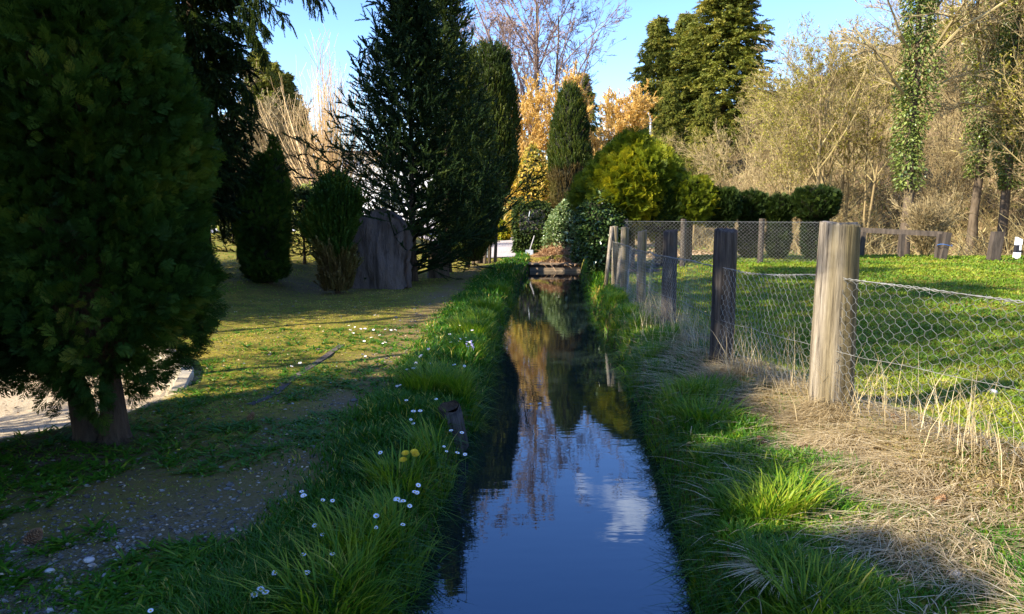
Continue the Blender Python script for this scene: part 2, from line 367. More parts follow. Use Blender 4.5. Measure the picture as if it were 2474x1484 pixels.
# driveway, road and paved strips, draped over the ground
def drape(name, pts, mat, lift=.012, kind='structure', res=.5):
    """pts: list of (xl, xr, y)"""
    pts = np.array(pts); yy = np.arange(pts[0, 2], pts[-1, 2] + 1e-6, res)
    xl = np.interp(yy, pts[:, 2], pts[:, 0]) + .12 * (vn(yy, yy * 0, 1.1) - .5); xr = np.interp(yy, pts[:, 2], pts[:, 1]) + .12 * (vn(yy, yy * 0 + 5, 1.1) - .5)
    nn = max(8, int((xr - xl).max() / res)); t = np.linspace(0, 1, nn)
    XX = xl[:, None] * (1 - t) + xr[:, None] * t; YY = np.repeat(yy[:, None], nn, 1); ZZ = HH(XX, YY) + lift
    ix = np.arange(len(yy) * nn).reshape(len(yy), nn)
    qq = np.stack([ix[:-1, :-1], ix[:-1, 1:], ix[1:, 1:], ix[1:, :-1]], -1).reshape(-1, 4)
    g = Geo(); g.add(np.stack([XX, YY, ZZ], -1), qq); return tag(obj(name, g, mat, smooth=True), kind=kind)
M['drivegravel'] = noisemat('driveway_gravel', (.22, .19, .17), (.48, .42, .38), 60, .9, .5, c3=(.62, .55, .50))
M['asphalt'] = noisemat('pale_asphalt', (.42, .42, .44), (.60, .60, .62), 40, .85, .2)
drape('driveway', [(-.75, .10, 21.2), (-.95, .12, 28), (-6, 3, 31), (-8, 5, 46)], M['drivegravel'], .02)
drape('road', [(-26, -7.5, 24.0), (-26, -7.0, 29.0)], M['asphalt'], .03)

# ------------------------------------------------------------------ templates
def kite(l, wd, y0=0., x0=0., ang=0.):
    """flat leaflet starting at (x0,y0), angle from +Y"""
    d = np.array([math.sin(ang), math.cos(ang)]); p = np.array([d[1], -d[0]])
    b0 = np.array([x0, y0]); pts = [b0, b0 + d * l * .5 + p * wd / 2, b0 + d * l, b0 + d * l * .5 - p * wd / 2]
    return np.array([(a_[0], a_[1], 0) for a_ in pts])
def spray(seed, pairs=7, wd=.034, z=.25):
    r = np.random.default_rng(seed); g = Geo()
    k = kite(1, wd * 1.1); g.add(k, [(0, 1, 2, 3)], None, .5)
    for i in range(pairs):
        y0 = .12 + .75 * i / pairs
        for sgn in (-1, 1):
            l = (.50 - .36 * i / pairs) * r.uniform(.8, 1.15); an = sgn * r.uniform(.6, .85)
            k = kite(l, wd * 1.5, y0 + r.uniform(0, .05), 0, an); k[:, 2] += z * np.abs(k[:, 0]) * r.uniform(-1, .6)
            g.add(k, [(0, 1, 2, 3)], None, .5)
            if l > .25:
                for q_ in (.3, .55, .8):
                    bx, by = math.sin(an) * l * q_, y0 + math.cos(an) * l * q_
                    k = kite(l * .42, wd * 1.3, by, bx, an * .15 + sgn * r.uniform(-.1, .2)); g.add(k, [(0, 1, 2, 3)], None, .5)
    return g
SPR = [spray(i) for i in range(3)]
def needle_twig(seed, n=22, ln=.22, wd=.030, side=0):
    r = np.random.default_rng(seed); g = Geo()
    g.merge(tubes(np.array([[0, 0, 0], [0, .5, 0], [0, 1, 0]]), np.array([.022, .018, .01]), 3, 0.0))
    for i in range(n):
        y0 = (i + .5) / n; th = r.uniform(0, 6.28); an = r.uniform(.6, 1.0); l = ln * r.uniform(.8, 1.15) * (1 - .35 * y0)
        d = np.array([math.cos(th) * math.sin(an), math.cos(an), math.sin(th) * math.sin(an)]); p = nrm(np.cross(d, [0.1, 1, 0.2])) * wd
        b0 = np.array([0, y0, 0]); g.add(np.array([b0 - p, b0 + p, b0 + d * l]), None, [(0, 1, 2)], .5)
    return g
TWIG = [needle_twig(i, 26, .20, .055) for i in range(2)]
TWIGFAR = needle_twig(5, 9, .42, .10)
YEWSH = needle_twig(9, 30, .22, .05)
def leaf_t(fold=.12, wd=.62):
    g = Geo(); g.add([(0, 0, 0), (wd / 2, .35, fold), (wd * .36, .75, fold), (0, 1, 0), (-wd * .36, .75, fold), (-wd / 2, .35, fold), (0, .5, 0)],
                     [(0, 1, 2, 6), (6, 2, 3, 3)][:1] + [(0, 6, 4, 5)], [(6, 2, 3), (6, 3, 4)]); return g
LEAF = leaf_t()

# ------------------------------------------------------------------ growth
def grow(P, L, R, m, rng, t0=.2, t1=1., ratio=.5, rs=.3, ang=(.5, .9), up=.0, n=5, wob=.08, rr=.55, taper=.25, lfall=.5, plane=None, spread_even=False):
    """children of polylines P (K,n,3) with lengths L, radii R (K,n)"""
    K, pn, _ = P.shape
    t = (rng.random((K, m)) if not spread_even else (np.arange(m)[None] + rng.random((K, m))) / m) * (t1 - t0) + t0
    f = t * (pn - 1); i = np.minimum(f.astype(int), pn - 2); fr = (f - i)[..., None]
    ks = np.arange(K)[:, None]
    base = P[ks, i] * (1 - fr) + P[ks, i + 1] * fr; T = nrm(P[ks, i + 1] - P[ks, i])
    r0 = (R[ks, i] * (1 - fr[..., 0]) + R[ks, i + 1] * fr[..., 0]) * rr
    rv = rng.normal(size=T.shape)
    if plane is not None: rv = rv * np.array([1, 1, plane])
    pp = nrm(rv - (rv * T).sum(-1, keepdims=True) * T)
    an = rng.uniform(*ang, (K, m))[..., None]
    D = nrm(T * np.cos(an) + pp * np.sin(an))
    Ln = L[:, None] * ratio * (1 - lfall * t) * rng.uniform(1 - rs, 1 + rs, (K, m))
    base = base.reshape(-1, 3); D = D.reshape(-1, 3); Ln = Ln.ravel(); r0 = r0.ravel()
    N = len(base); Q = np.zeros((N, n, 3)); Q[:, 0] = base; d = D
    for j in range(1, n):
        d = nrm(d + rng.normal(0, wob, d.shape) + np.array([0, 0, up / (n - 1)]))
        Q[:, j] = Q[:, j - 1] + d * (Ln / (n - 1))[:, None]
    RR = r0[:, None] * np.linspace(1, taper, n)[None]
    return Q, Ln, RR
def trunk(H, r, rng, n=9, lean=(0, 0), wob=.02, taper=.15):
    P = np.zeros((1, n, 3)); z = np.linspace(0, H, n); P[0, :, 2] = z
    P[0, 1:, :2] = np.cumsum(rng.normal(0, wob * H / n, (n - 1, 2)), 0)
    P[0, :, 0] += lean[0] * (z / H) ** 1.3 * H; P[0, :, 1] += lean[1] * (z / H) ** 1.3 * H
    R = (r * np.linspace(1, taper, n))[None]; R[0, 0] *= 1.35
    return P, np.array([H]), R
def tips(P, rng, m, t0=.2, t1=1.):
    K, pn, _ = P.shape; t = rng.uniform(t0, t1, (K, m)); f = t * (pn - 1); i = np.minimum(f.astype(int), pn - 2); fr = (f - i)[..., None]
    ks = np.arange(K)[:, None]; return (P[ks, i] * (1 - fr) + P[ks, i + 1] * fr).reshape(-1, 3), nrm(P[ks, i + 1] - P[ks, i]).reshape(-1, 3)

def bare_tree(seed, H, r=.15, m=(9, 6, 6, 5), crown=.35, ratio=(.55, .5, .45, .4), ang=((.4, .8), (.4, .9), (.4, .9), (.3, .9)), up=(.25, .2, .15, .1),
              rmin=.004, stems=1, fan=.25, buds=0, budsize=.05, wob=.12, lean=(0, 0), lastup=None, twob=.10, trunktaper=.2):
    rng = np.random.default_rng(seed); tg = Geo(); cg = Geo()
    Ps = []
    for s_ in range(stems):
        a_ = rng.uniform(0, 6.28); ln = fan * rng.uniform(.3, 1) if stems > 1 else 0
        P, L, R = trunk(H * rng.uniform(.8, 1) if stems > 1 else H, r * (rng.uniform(.5, 1) if stems > 1 else 1), rng, 10, (lean[0] + ln * math.cos(a_), lean[1] + ln * math.sin(a_)), twob * .35, trunktaper)
        tg.merge(tubes(P, R, 7, .4)); Ps.append((P, L, R))
    P = np.concatenate([p[0] for p in Ps]); L = np.concatenate([p[1] for p in Ps]); R = np.concatenate([p[2] for p in Ps])
    for k, mm in enumerate(m):
        P, L, R = grow(P, L, R, mm, rng, crown if k == 0 else .15, 1., ratio[k], .3, ang[k], up[k], 6 if k == 0 else 5 if k == 1 else 4, wob, .6 if k == 0 else .62, .3, .45)
        R = np.maximum(R, rmin)
        cg.merge(tubes(P, R, 5 if k == 0 else 3, rng.random(len(P)) * .8 + .1))
    bg_ = None
    if buds:
        b0, t_ = tips(P, rng, buds, .2, 1.); bg_ = scatter(LEAF, b0, nrm(t_ + rng.normal(0, .6, t_.shape)), budsize * rng.uniform(.6, 1.3, len(b0)), rng)
    return tg, cg, bg_
def crown_pts(rng, prof, N, lump=.16, lf=2.6, depth=.30, ell=(1, 1), zs=1.):
    """prof: [(z, r)...]; returns positions and outward dirs"""
    prof = np.array(prof, float); zz = np.linspace(prof[0, 0], prof[-1, 0], 200); rr = np.interp(zz, prof[:, 0], prof[:, 1])
    c = np.cumsum(rr + .05); c /= c[-1]; z = np.interp(rng.random(N), c, zz); r = np.interp(z, prof[:, 0], prof[:, 1])
    th = rng.uniform(0, 2 * np.pi, N); L = Lump(rng, lf)
    d = np.stack([np.cos(th), np.sin(th), 0 * th], -1)
    p0 = np.stack([r * d[:, 0], r * d[:, 1], z * zs], -1)
    f = 1 + lump * L(p0) ; dep = 1 - depth * rng.random(N) ** 1.6
    p = np.stack([r * f * dep * d[:, 0] * ell[0], r * f * dep * d[:, 1] * ell[1], z], -1)
    return p, d, L
def lathe(prof, rng, sides=20, lump=.1, scale=.8, L=None, ell=(1, 1), nz=26):
    prof = np.array(prof, float); z = np.linspace(prof[0, 0], prof[-1, 0], nz); r = np.interp(z, prof[:, 0], prof[:, 1]) * scale
    th = np.arange(sides) / sides * 2 * np.pi; T, ZZ = np.meshgrid(th, z); RR = np.repeat(r[:, None], sides, 1)
    p = np.stack([RR * np.cos(T), RR * np.sin(T), ZZ], -1)
    if L is None: L = Lump(rng, 2.6)
    f = (1 + lump * L(p / max(scale, .01)))[..., None] if lump else 1
    p = p * np.concatenate([np.broadcast_to(f, p.shape[:-1] + (1,))] * 2 + [np.ones(p.shape[:-1] + (1,))], -1) * np.array([ell[0], ell[1], 1])
    ix = np.arange(nz * sides).reshape(nz, sides); a_, b_ = ix[:-1], ix[1:]
    q = np.stack([a_, np.roll(a_, -1, 1), np.roll(b_, -1, 1), b_], -1).reshape(-1, 4)
    g = Geo(); g.add(p, q, None, .3)
    top = g.n; g.add([(0, 0, z[0]), (0, 0, z[-1])], None, None, .3)
    tr = [(top, (j + 1) % sides, j) for j in range(sides)] + [(top + 1, (nz - 1) * sides + j, (nz - 1) * sides + (j + 1) % sides) for j in range(sides)]
    g.t.append(np.array(tr)); g.tm.append(np.zeros(len(tr), int)); return g
def thuja_crown(seed, prof, N, size=.16, lump=.15, lf=2.6, depth=.35, core=.72, droop=.0, ell=(1, 1), tm=None, upd=.5, gap=None):
    rng = np.random.default_rng(seed); p, d, L = crown_pts(rng, prof, N, lump, lf, depth, ell)
    if gap is not None:
        kp = Lump(np.random.default_rng(seed + 9), 3.6)(p * np.array([1, 1, .8])) > -gap; p, d = p[kp], d[kp]
    if gap is not None:
        z0_, z1_ = prof[0][0], prof[-1][0]; a2 = np.arctan2(p[:, 1], p[:, 0]); hem = .16 * np.sin(a2 * 3 + seed) + .10 * np.sin(a2 * 7 + 1) + .05 * np.sin(a2 * 13)
        p[:, 2] += hem * np.clip(1 - (p[:, 2] - z0_) / .9, 0, 1)
    dirs = d * 1.0 + np.array([0, 0, upd]) + rng.normal(0, .45, d.shape) - np.array([0, 0, droop]) - (np.array([0, 0, .9]) * np.clip(1 - (p[:, 2:3] - prof[0][0]) / .5, 0, 1) if gap is not None else 0)
    g = Geo(); tm = tm or SPR
    parts = rng.integers(0, len(tm), len(p))
    clump = Lump(rng, 5.0)
    vals = np.clip(.42 + .16 * clump(p) + rng.normal(0, .16, len(p)), 0, 1)
    for k in range(len(tm)):
        s_ = parts == k
        g.merge(scatter(tm[k], p[s_], dirs[s_], size * rng.uniform(.6, 1.35, s_.sum()), rng, roll=rng.uniform(-1.5, 1.5, s_.sum()), val=vals[s_]))
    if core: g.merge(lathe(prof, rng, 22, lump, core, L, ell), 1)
    return g
def leafy(seed, prof, N, size=.06, lump=.15, lf=3., depth=.35, core=.75, ell=(1, 1), upd=-.3, spread=.8):
    rng = np.random.default_rng(seed); p, d, L = crown_pts(rng, prof, N, lump, lf, depth, ell)
    dirs = d * .7 + np.array([0, 0, upd]) + rng.normal(0, spread, d.shape)
    g = scatter(LEAF, p, dirs, size * rng.uniform(.6, 1.35, N), rng, roll=rng.uniform(-.8, .8, N), up=(0, 0, 1))
    if core: g.merge(lathe(prof, rng, 20, lump, core, L, ell), 1)
    return g
def spruce(seed, H, R, levels=22, per=8, z0=.1, twl=.16, far=False, droop=.0, asc=.0, m2=9, m3=3, shape=1.0, rt=.09, tw=None, side=None, topbare=.0):
    """branches in whorls; asc: upward angle at the top"""
    rng = np.random.default_rng(seed); tg = Geo(); P, L, Rr = trunk(H, rt, rng, 10, (0, 0), .004, .12); tg.merge(tubes(P, Rr, 7, .4))
    B = []; BL = []
    for i in range(levels):
        h = z0 + (1 - z0) * (i / levels) ** .95; z = h * H
        rl = R * (1 - (h - z0) / (1 - z0)) ** shape + .03 * R
        for j in range(per):
            a_ = 2 * math.pi * (j + rng.uniform(-.3, .3)) / per + i * 1.3; l = rl * (rng.uniform(.66, 1.2) if not far else rng.uniform(.55, 1.25))
            el = asc * (.25 + .75 * h) - droop * (1 - h) + rng.uniform(-.12, .12)
            t = np.linspace(0, 1, 6)
            rr = l * t * math.cos(el); zz = z + rng.uniform(-.5, .5) * H / levels + l * (t * math.sin(el) + (asc * .25 - droop * .12) * t ** 2 + .12 * t ** 3 * (1 if not far else .4))
            B.append(np.stack([rr * math.cos(a_), rr * math.sin(a_), zz], -1)); BL.append(l)
    B = np.array(B); BL = np.array(BL); BR = np.maximum(.010 * BL[:, None] * np.linspace(1.2, .3, 6)[None], .003)
    cg = Geo(); cg.merge(tubes(B, BR, 3, .05))
    Q, QL, QR = grow(B, BL, BR, m2, rng, .12, 1., .42, .3, (.6, 1.0), .12 if asc > .2 else -.10 - droop, 4, .08, .6, .4, .55, plane=.25, spread_even=True)
    cg.merge(tubes(Q, np.maximum(QR, .002), 3, .05))
    tmpl = TWIGFAR if far else None
    allp = []; alld = []
    for PP, mm in ((Q, m3), (B, m2)):
        b0, t_ = tips(PP, rng, mm, .1, .98); allp.append(b0); alld.append(t_ * 1.0 + rng.normal(0, .42, t_.shape) * np.array([1, 1, .7]) + np.array([0, 0, .10 - droop * .9 + asc * .1]))
        allp.append(PP[:, -2]); alld.append(PP[:, -1] - PP[:, -2])
    p = np.concatenate(allp); d = np.concatenate(alld); N = len(p)
    cl = Lump(rng, 2.5)
    vals = np.clip(.42 + .15 * cl(p) + rng.normal(0, .16, N), 0, 1)
    for k in range(1 if far else 2):
        s_ = rng.integers(0, 2, N) == k if not far else np.ones(N, bool)
        cg.merge(scatter(tmpl or TWIG[k], p[s_], d[s_], twl * rng.uniform(.7, 1.3, s_.sum()), rng, roll=rng.uniform(-3, 3, s_.sum()), val=vals[s_]))
    return tg, cg

# ------------------------------------------------------------------ near thujas (left)
def tree_thing(name, loc, label, cat, crown, crownmats, trunkg=None, trunkmat=None, group=None, rz=0, sc=1., crownname='crown', extra=None):
    o = empty(name, loc, rz, label, cat, group, sc)
    obj(crownname, crown, crownmats, o)
    if trunkg is not None: obj('trunk', trunkg, trunkmat or M['bark'], o, smooth=True)
    if extra:
        for nm, gg, mm in extra: obj(nm, gg, mm, o)
    return o
def two_trunks(rng, pts):
    g = Geo()
    for P, R in pts:
        g.merge(tubes(np.array(P), np.array(R), 12, .4))
    return g
tx, ty = -2.42, 4.42
profA = [(.42, .22), (.55, .42), (.8, .60), (1.2, .63), (1.8, .58), (2.6, .52), (3.4, .42), (4.2, .28), (4.9, .03)]
rngA = np.random.default_rng(1)
base = G(tx, ty)
tr = two_trunks(rngA, [([(-.07, .02, -.15), (-.10, 0, .05), (-.15, 0, .4), (-.2, 0, 1.0), (-.1, 0, 2.4)], [.17, .075, .052, .048, .04]),
                       ([(.05, 0, -.15), (.07, 0, .05), (.06, 0, .4), (.08, 0, 1.1), (.02, 0, 3.2)], [.17, .08, .056, .052, .03])])
tree_thing('thuja_tree', (tx, ty, base), 'tall dark green thuja on twin trunks beside the gravelly path', 'tree',
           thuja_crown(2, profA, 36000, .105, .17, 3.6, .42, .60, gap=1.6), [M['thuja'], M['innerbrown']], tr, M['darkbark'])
profC = [(.28, .3), (.5, .65), (1.0, .74), (2.0, .70), (3.0, .55), (3.8, .3), (4.2, .02)]
tree_thing('thuja_tree', (-3.35, 3.95, G(-3.35, 3.95)), 'dark green thuja cut off by the left edge of the photo', 'tree',
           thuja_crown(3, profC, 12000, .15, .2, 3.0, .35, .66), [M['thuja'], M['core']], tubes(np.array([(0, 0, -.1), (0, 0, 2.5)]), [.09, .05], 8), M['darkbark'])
# unseen row of thujas added on the left to shade the foreground
profD = [(.15, .45), (.5, .8), (1.2, .85), (2.4, .75), (3.3, .5), (4.0, .04)]
tD = tree_thing('thuja_tree', (-3.75, 2.5, 0), 'first dark thuja of the unseen row added to shade the path', 'tree',
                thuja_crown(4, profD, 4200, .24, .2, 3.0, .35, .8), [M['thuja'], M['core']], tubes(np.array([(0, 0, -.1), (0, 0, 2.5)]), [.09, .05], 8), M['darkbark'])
for x_, y_, s_, rz_, w_ in ((-4.05, 1.1, .98, 1., 'second'), (-4.1, -.2, 1.02, 2., 'third'), (-4.3, -1.5, 1.0, 3., 'fourth'), (-4.6, -2.8, 1.05, 4., 'fifth'), (-5.0, -4.2, 1.1, 5., 'last')):
    copy_tree(tD, (x_, y_, 0), rz_, s_, w_ + ' dark thuja of the unseen row added to shade the path')

# ------------------------------------------------------------------ spruces, yews, shrubs (left and middle)
t_, c_ = spruce(9, 9.5, 1.9, 15, 7, .50, .26, False, .1, .1, 8, 3, .6, .07)  # high-crowned spruces added out of view to shade the lawn
tH = tree_thing('shade_spruce', (-6.2, 4.4, 0), 'unseen tall high-crowned spruce added at left to shade the lawn', 'tree', c_, [M['spruce']], t_, M['darkbark'])
copy_tree(tH, (-7.6, 6.3, 0), 1.3, 1.1, 'second unseen high-crowned spruce added at left to shade the lawn')
copy_tree(tH, (-7.4, 1.9, 0), 2.3, .95, 'third unseen high-crowned spruce added at left to shade the lawn')
tg, cg, _ = bare_tree(94, 11, .09, m=(12, 7, 6), crown=.45, rmin=.014, ratio=(.4, .5, .45), up=(.2, .2, .1))
tree_thing('bare_tree', (-7.6, .6, 0), 'unseen leafless tree added behind the thuja row for streaks of shade', 'tree', cg, [M['twig']], tg, M['bark'], crownname='branches')  # added out of view for thin streaks of shade
pass
tg, cg, _ = bare_tree(93, 2.6, .03, m=(8, 6, 5), crown=.1, stems=9, fan=.5, rmin=.006, ratio=(.5, .5, .4), up=(.3, .2, .1), wob=.06)
tree_thing('bare_bush', (-6.4, 4.1, 0), 'unseen leafless bush added beside the sandy yard for dappled shade', 'shrub', cg, [M['twig']], tg, M['twig'], crownname='branches')  # added out of view to dapple the ground at left
t_, c_ = spruce(10, 11.5, .95, 44, 9, .12, .26, False, .55, 0, 8, 4, .42, .12)
bigx, bigy = -5.05, 12.6
SPB = tree_thing('spruce_tree', (bigx, bigy, G(bigx, bigy)), 'huge dark spruce with drooping branches rising behind the thuja', 'tree', c_, [M['spruce']], t_, M['darkbark'])
rng = np.random.default_rng(91); g = Geo(); tw_ = Geo()
for (u0, v0, u1, v1, dd) in ((560, -60, 770, -8, 0.), (560, -30, 690, 48, .5), (540, -90, 740, -40, -.4), (580, 60, 640, 130, .2), (570, 200, 618, 262, .2), (570, 20, 640, 70, -.6)):
    a_, b_ = PD(u0, v0, bigy - .9 + dd), PD(u1, v1, bigy - 1.3 + dd); t = np.linspace(0, 1, 7)[:, None]; Pb = a_ * (1 - t) + b_ * t + np.array([0, 0, .12]) * np.sin(t * np.pi)
    g.merge(tubes(Pb, .018 * np.linspace(1, .3, 7)[None], 5, .05)); Q, QL, QR = grow(Pb[None], np.array([np.linalg.norm(b_ - a_)]), .018 * np.linspace(1, .3, 7)[None], 26, rng, .1, 1, .26, .3, (.5, 1.1), -2.2, 5, .06, .5, .4, .2)
    g.merge(tubes(Q, .004, 3, .05)); b0, d0 = tips(Q, rng, 9, .0, 1.); b1, d1 = tips(Pb[None], rng, 30, .1, 1.)
    b0 = np.concatenate([b0, b1]); d0 = np.concatenate([d0, d1]) + rng.normal(0, .25, (len(b0), 3)) + np.array([0, 0, -.4]); g.merge(scatter(TWIG[0], b0, d0, .13 * rng.uniform(.7, 1.3, len(b0)), rng, roll=rng.uniform(-3, 3, len(b0))))
off = np.array(SPB.location); 
for arr in g.v: arr -= off.astype(np.float32)
obj('branch', g, M['spruce'], SPB)
t_, c_ = spruce(11, 5.8, 2.35, 27, 8, .03, .19, False, .05, .78, 11, 4, 1.1, .075)
p_ = PD(998, 640, 14.5)
SPM = tree_thing('spruce_tree', (p_[0], 14.5, G(p_[0], 14.5)), 'young dark spruce with upswept branches beside the path', 'tree', c_, [M['spruce']], t_, M['darkbark'])
for x_, y_, s_, rz_, lb_ in ((-6.8, 8.6, .85, 1., 'first unseen young spruce added behind the near thuja for dappled shade'), (-7.2, 10.6, .95, 2., 'second unseen young spruce added behind the near thuja for dappled shade'), (-8.9, 7.6, .9, 2.6, 'third unseen young spruce added behind the near thuja for dappled shade'), (-7.6, 12.8, .9, 3., 'last unseen young spruce added behind the near thuja for dappled shade')):
    copy_tree(SPM, (x_, y_, G(x_, y_)), rz_, s_, lb_)  # unseen copies added for airy dappled shade
copy_tree(tD, (-5.6, 10.7, G(-5.6, 10.7)), 1.9, 1.15, 'unseen thuja added behind the near thuja to shade stone and yew bush')  # unseen caster added to darken the stone and yew bush
t_, c_ = spruce(12, 6.6, 1.35, 22, 7, .1, .18, False, .05, .95, 9, 4, .8, .07)
p_ = PD(1082, 600, 16.5)
tree_thing('spruce_tree', (p_[0], 16.5, G(p_[0], 16.5)), 'slimmer spruce with thin reddish top shoots behind the young spruce', 'tree', c_, [M['yew']], t_, M['darkbark'])
def yew_crown(seed, prof, N, size, brown=None, lump=.12, lf=4., ell=(1, 1), core=.8):
    rng = np.random.default_rng(seed); p, d, L = crown_pts(rng, prof, N, lump, lf, .22, ell)
    dirs = d * .35 + np.array([0, 0, 1.0]) + rng.normal(0, .22, d.shape)
    g = Geo(); cl = Lump(rng, 4); vals = np.clip(.45 + .15 * cl(p) + rng.normal(0, .15, N), 0, 1)
    br = (p[:, 2] + .35 * Lump(rng, 3)(p) < brown) if brown else np.zeros(N, bool)
    g.merge(scatter(YEWSH, p[~br], dirs[~br], size * rng.uniform(.6, 1.4, (~br).sum()), rng, roll=rng.uniform(-3, 3, (~br).sum()), val=vals[~br]), 0)
    if br.any(): g.merge(scatter(YEWSH, p[br], dirs[br], size * rng.uniform(.6, 1.4, br.sum()), rng, roll=rng.uniform(-3, 3, br.sum()), val=vals[br]), 2)
    g.merge(lathe(prof, rng, 20, lump, core, L, ell), 1); return g
# columnar yew left of the gateway, on a fan of bare stems
D_ = 19.5; p_ = PD(1188, 600, D_); bz = G(p_[0], D_); k_ = D_ / 1855.
zt = lambda v, D: PD(1237, v, D)[2]
profY = [(zt(500, D_) - bz, .15), (zt(460, D_) - bz, .50), (zt(400, D_) - bz, .62), (zt(300, D_) - bz, .64), (zt(200, D_) - bz, .58), (zt(140, D_) - bz, .42), (zt(112, D_) - bz, .15)]
st = []
for i in range(9):
    rg = np.random.default_rng(50 + i); a_ = rg.uniform(0, 6.28); r_ = rg.uniform(.1, .42)
    st.append(([(r_ * math.cos(a_) - .25, r_ * math.sin(a_), -.1), (r_ * 1.0 * math.cos(a_) - .2, r_ * math.sin(a_), 1.0), (r_ * 1.0 * math.cos(a_), r_ * math.sin(a_), 2.4)], [.045, .035, .03]))
tree_thing('yew_tree', (p_[0], D_, bz), 'tall columnar yew on bare stems left of the gateway', 'tree', yew_crown(20, profY, 6500, .17), [M['yew'], M['core']], two_trunks(None, st), M['bark'])
# dark foliage bridging spruce and yew
D_ = 17.6; p_ = PD(1130, 600, D_); bz = G(p_[0], D_)
profY2 = [(.15, .30), (.5, .62), (1.2, .72), (2.4, .68), (3.4, .5), (zt(125, D_) - bz, .12)]
tree_thing('yew_tree', (p_[0], D_, bz), 'broad dark yew squeezed between the spruces and the columnar yew', 'tree', yew_crown(21, profY2, 6000, .17), [M['yew'], M['core']], tubes(np.array([(0, 0, -.1), (0, 0, 2)]), [.06, .04], 7), M['darkbark'])
# narrow yew in the middle, browned at its foot
D_ = 23.5; p_ = PD(1374, 600, D_); bz = 0.0
profY3 = [(.3, .40), (zt(490, D_), .52), (zt(400, D_), .60), (zt(330, D_), .56), (zt(270, D_), .44), (zt(225, D_), .26), (zt(207, D_), .06)]
tree_thing('yew_tree', (p_[0], D_, bz), 'narrow column-shaped yew with a browned foot right of the gateway', 'tree', yew_crown(22, profY3, 6500, .16, brown=zt(415, D_)), [M['yew'], M['core'], M['brownyew']], tubes(np.array([(0, 0, -.1), (0, 0, 2)]), [.08, .05], 7), M['bark'])
# small twin-topped thuja
D_ = 12.6; p_ = PD(652, 680, D_); bz = G(p_[0], D_)
hz = zt(345, D_) - bz
g1 = thuja_crown(30, [(.02, .12), (.15, .32), (hz * .35, .41), (hz * .55, .34), (hz * .75, .20), (hz * .90, .02)], 6500, .11, .08, 4, .25, .8, ell=(1, .9), upd=.9)
g2 = thuja_crown(31, [(hz * .4, .10), (hz * .6, .22), (hz * .8, .15), (hz * .93, .07), (hz * 1.04, .01)], 1800, .10, .08, 4, .25, .8, upd=1.)
v_, q_, tt_, av_ = g2.arrays(); 
gg = Geo(); gg.merge(g1)
gg = g1
for arr in g2.v: arr[:, 0] += .16
for arr in g1.v: arr[:, 0] -= .06
v2 = g2.v; 
for (vv, aa) in zip(g2.v, g2.av): gg.v.append(vv); gg.av.append(aa)
for qq, mm in zip(g2.q, g2.qm): gg.q.append(qq + gg.n); gg.qm.append(mm)
for qq, mm in zip(g2.t, g2.tm): gg.t.append(qq + gg.n); gg.tm.append(mm)
gg.n += g2.n
tree_thing('thuja_shrub', (p_[0], D_, bz), 'slender cone-shaped thuja with two pointed tops on the shady lawn', 'shrub', gg, [M['thuja'], M['core']], tubes(np.array([(0, 0, -.1), (0, 0, 1)]), [.05, .03], 7), M['darkbark'])
# yew bush with brown base in front of the stone
D_ = 12.2; p_ = PD(815, 668, D_); bz = G(p_[0], D_)
profB = [(.05, .16), (.4, .25), (1.0, .33), (1.4, .28), (1.7, .08)]
gb = yew_crown(33, profB, 2600, .22, brown=.75, lump=.42, lf=5, ell=(1, .8), core=.35)
tree_thing('yew_shrub', (p_[0], D_, bz), 'low bushy yew with a brownish base just left of the standing stone', 'shrub', gb, [M['thuja'], M['core'], M['brownyew']], tubes(np.array([(0, 0, -.1), (0, 0, 1)]), [.05, .03], 7), M['darkbark'])
# small spruces low left
t_, c_ = spruce(14, 1.5, .75, 9, 7, .15, .12, False, .0, .3, 7, 3, .9, .03)
p_ = PD(735, 590, 15.5)
s1 = tree_thing('small_spruce', (p_[0], 15.5, G(p_[0], 15.5)), 'small thin spruce left of the young spruce, over the sunny strip', 'tree', c_, [M['spruce']], t_, M['darkbark'])
p_ = PD(575, 600, 14.5)
copy_tree(s1, (p_[0], 14.5, G(p_[0], 14.5) + .1), 2.1, .95, 'small thin spruce between the big thuja and the twin-topped thuja')

# pale leaved shrubs in the sun across the yard
for k, (u, v0, v1, wpx, D_, lb) in enumerate(((568, 425, 530, 85, 22.5, 'pale sunlit evergreen shrub left of the twin-topped thuja'), (755, 445, 525, 110, 22.8, 'pale sunlit evergreen shrub behind the small thin spruce'))):
    p_ = PD(u, v1, D_); bz = G(p_[0], D_); h = zt(v0, D_) - bz; r = wpx / 2 * D_ / 1855
    tree_thing('evergreen_shrub', (p_[0], D_, bz), lb, 'shrub', leafy(40 + k, [(.02, r * .6), (h * .3, r), (h * .7, r * .9), (h * .95, r * .4), (h, .02)], 2400, .13, .18), [M['laurel'], M['core']], group='pale shrubs by the road')
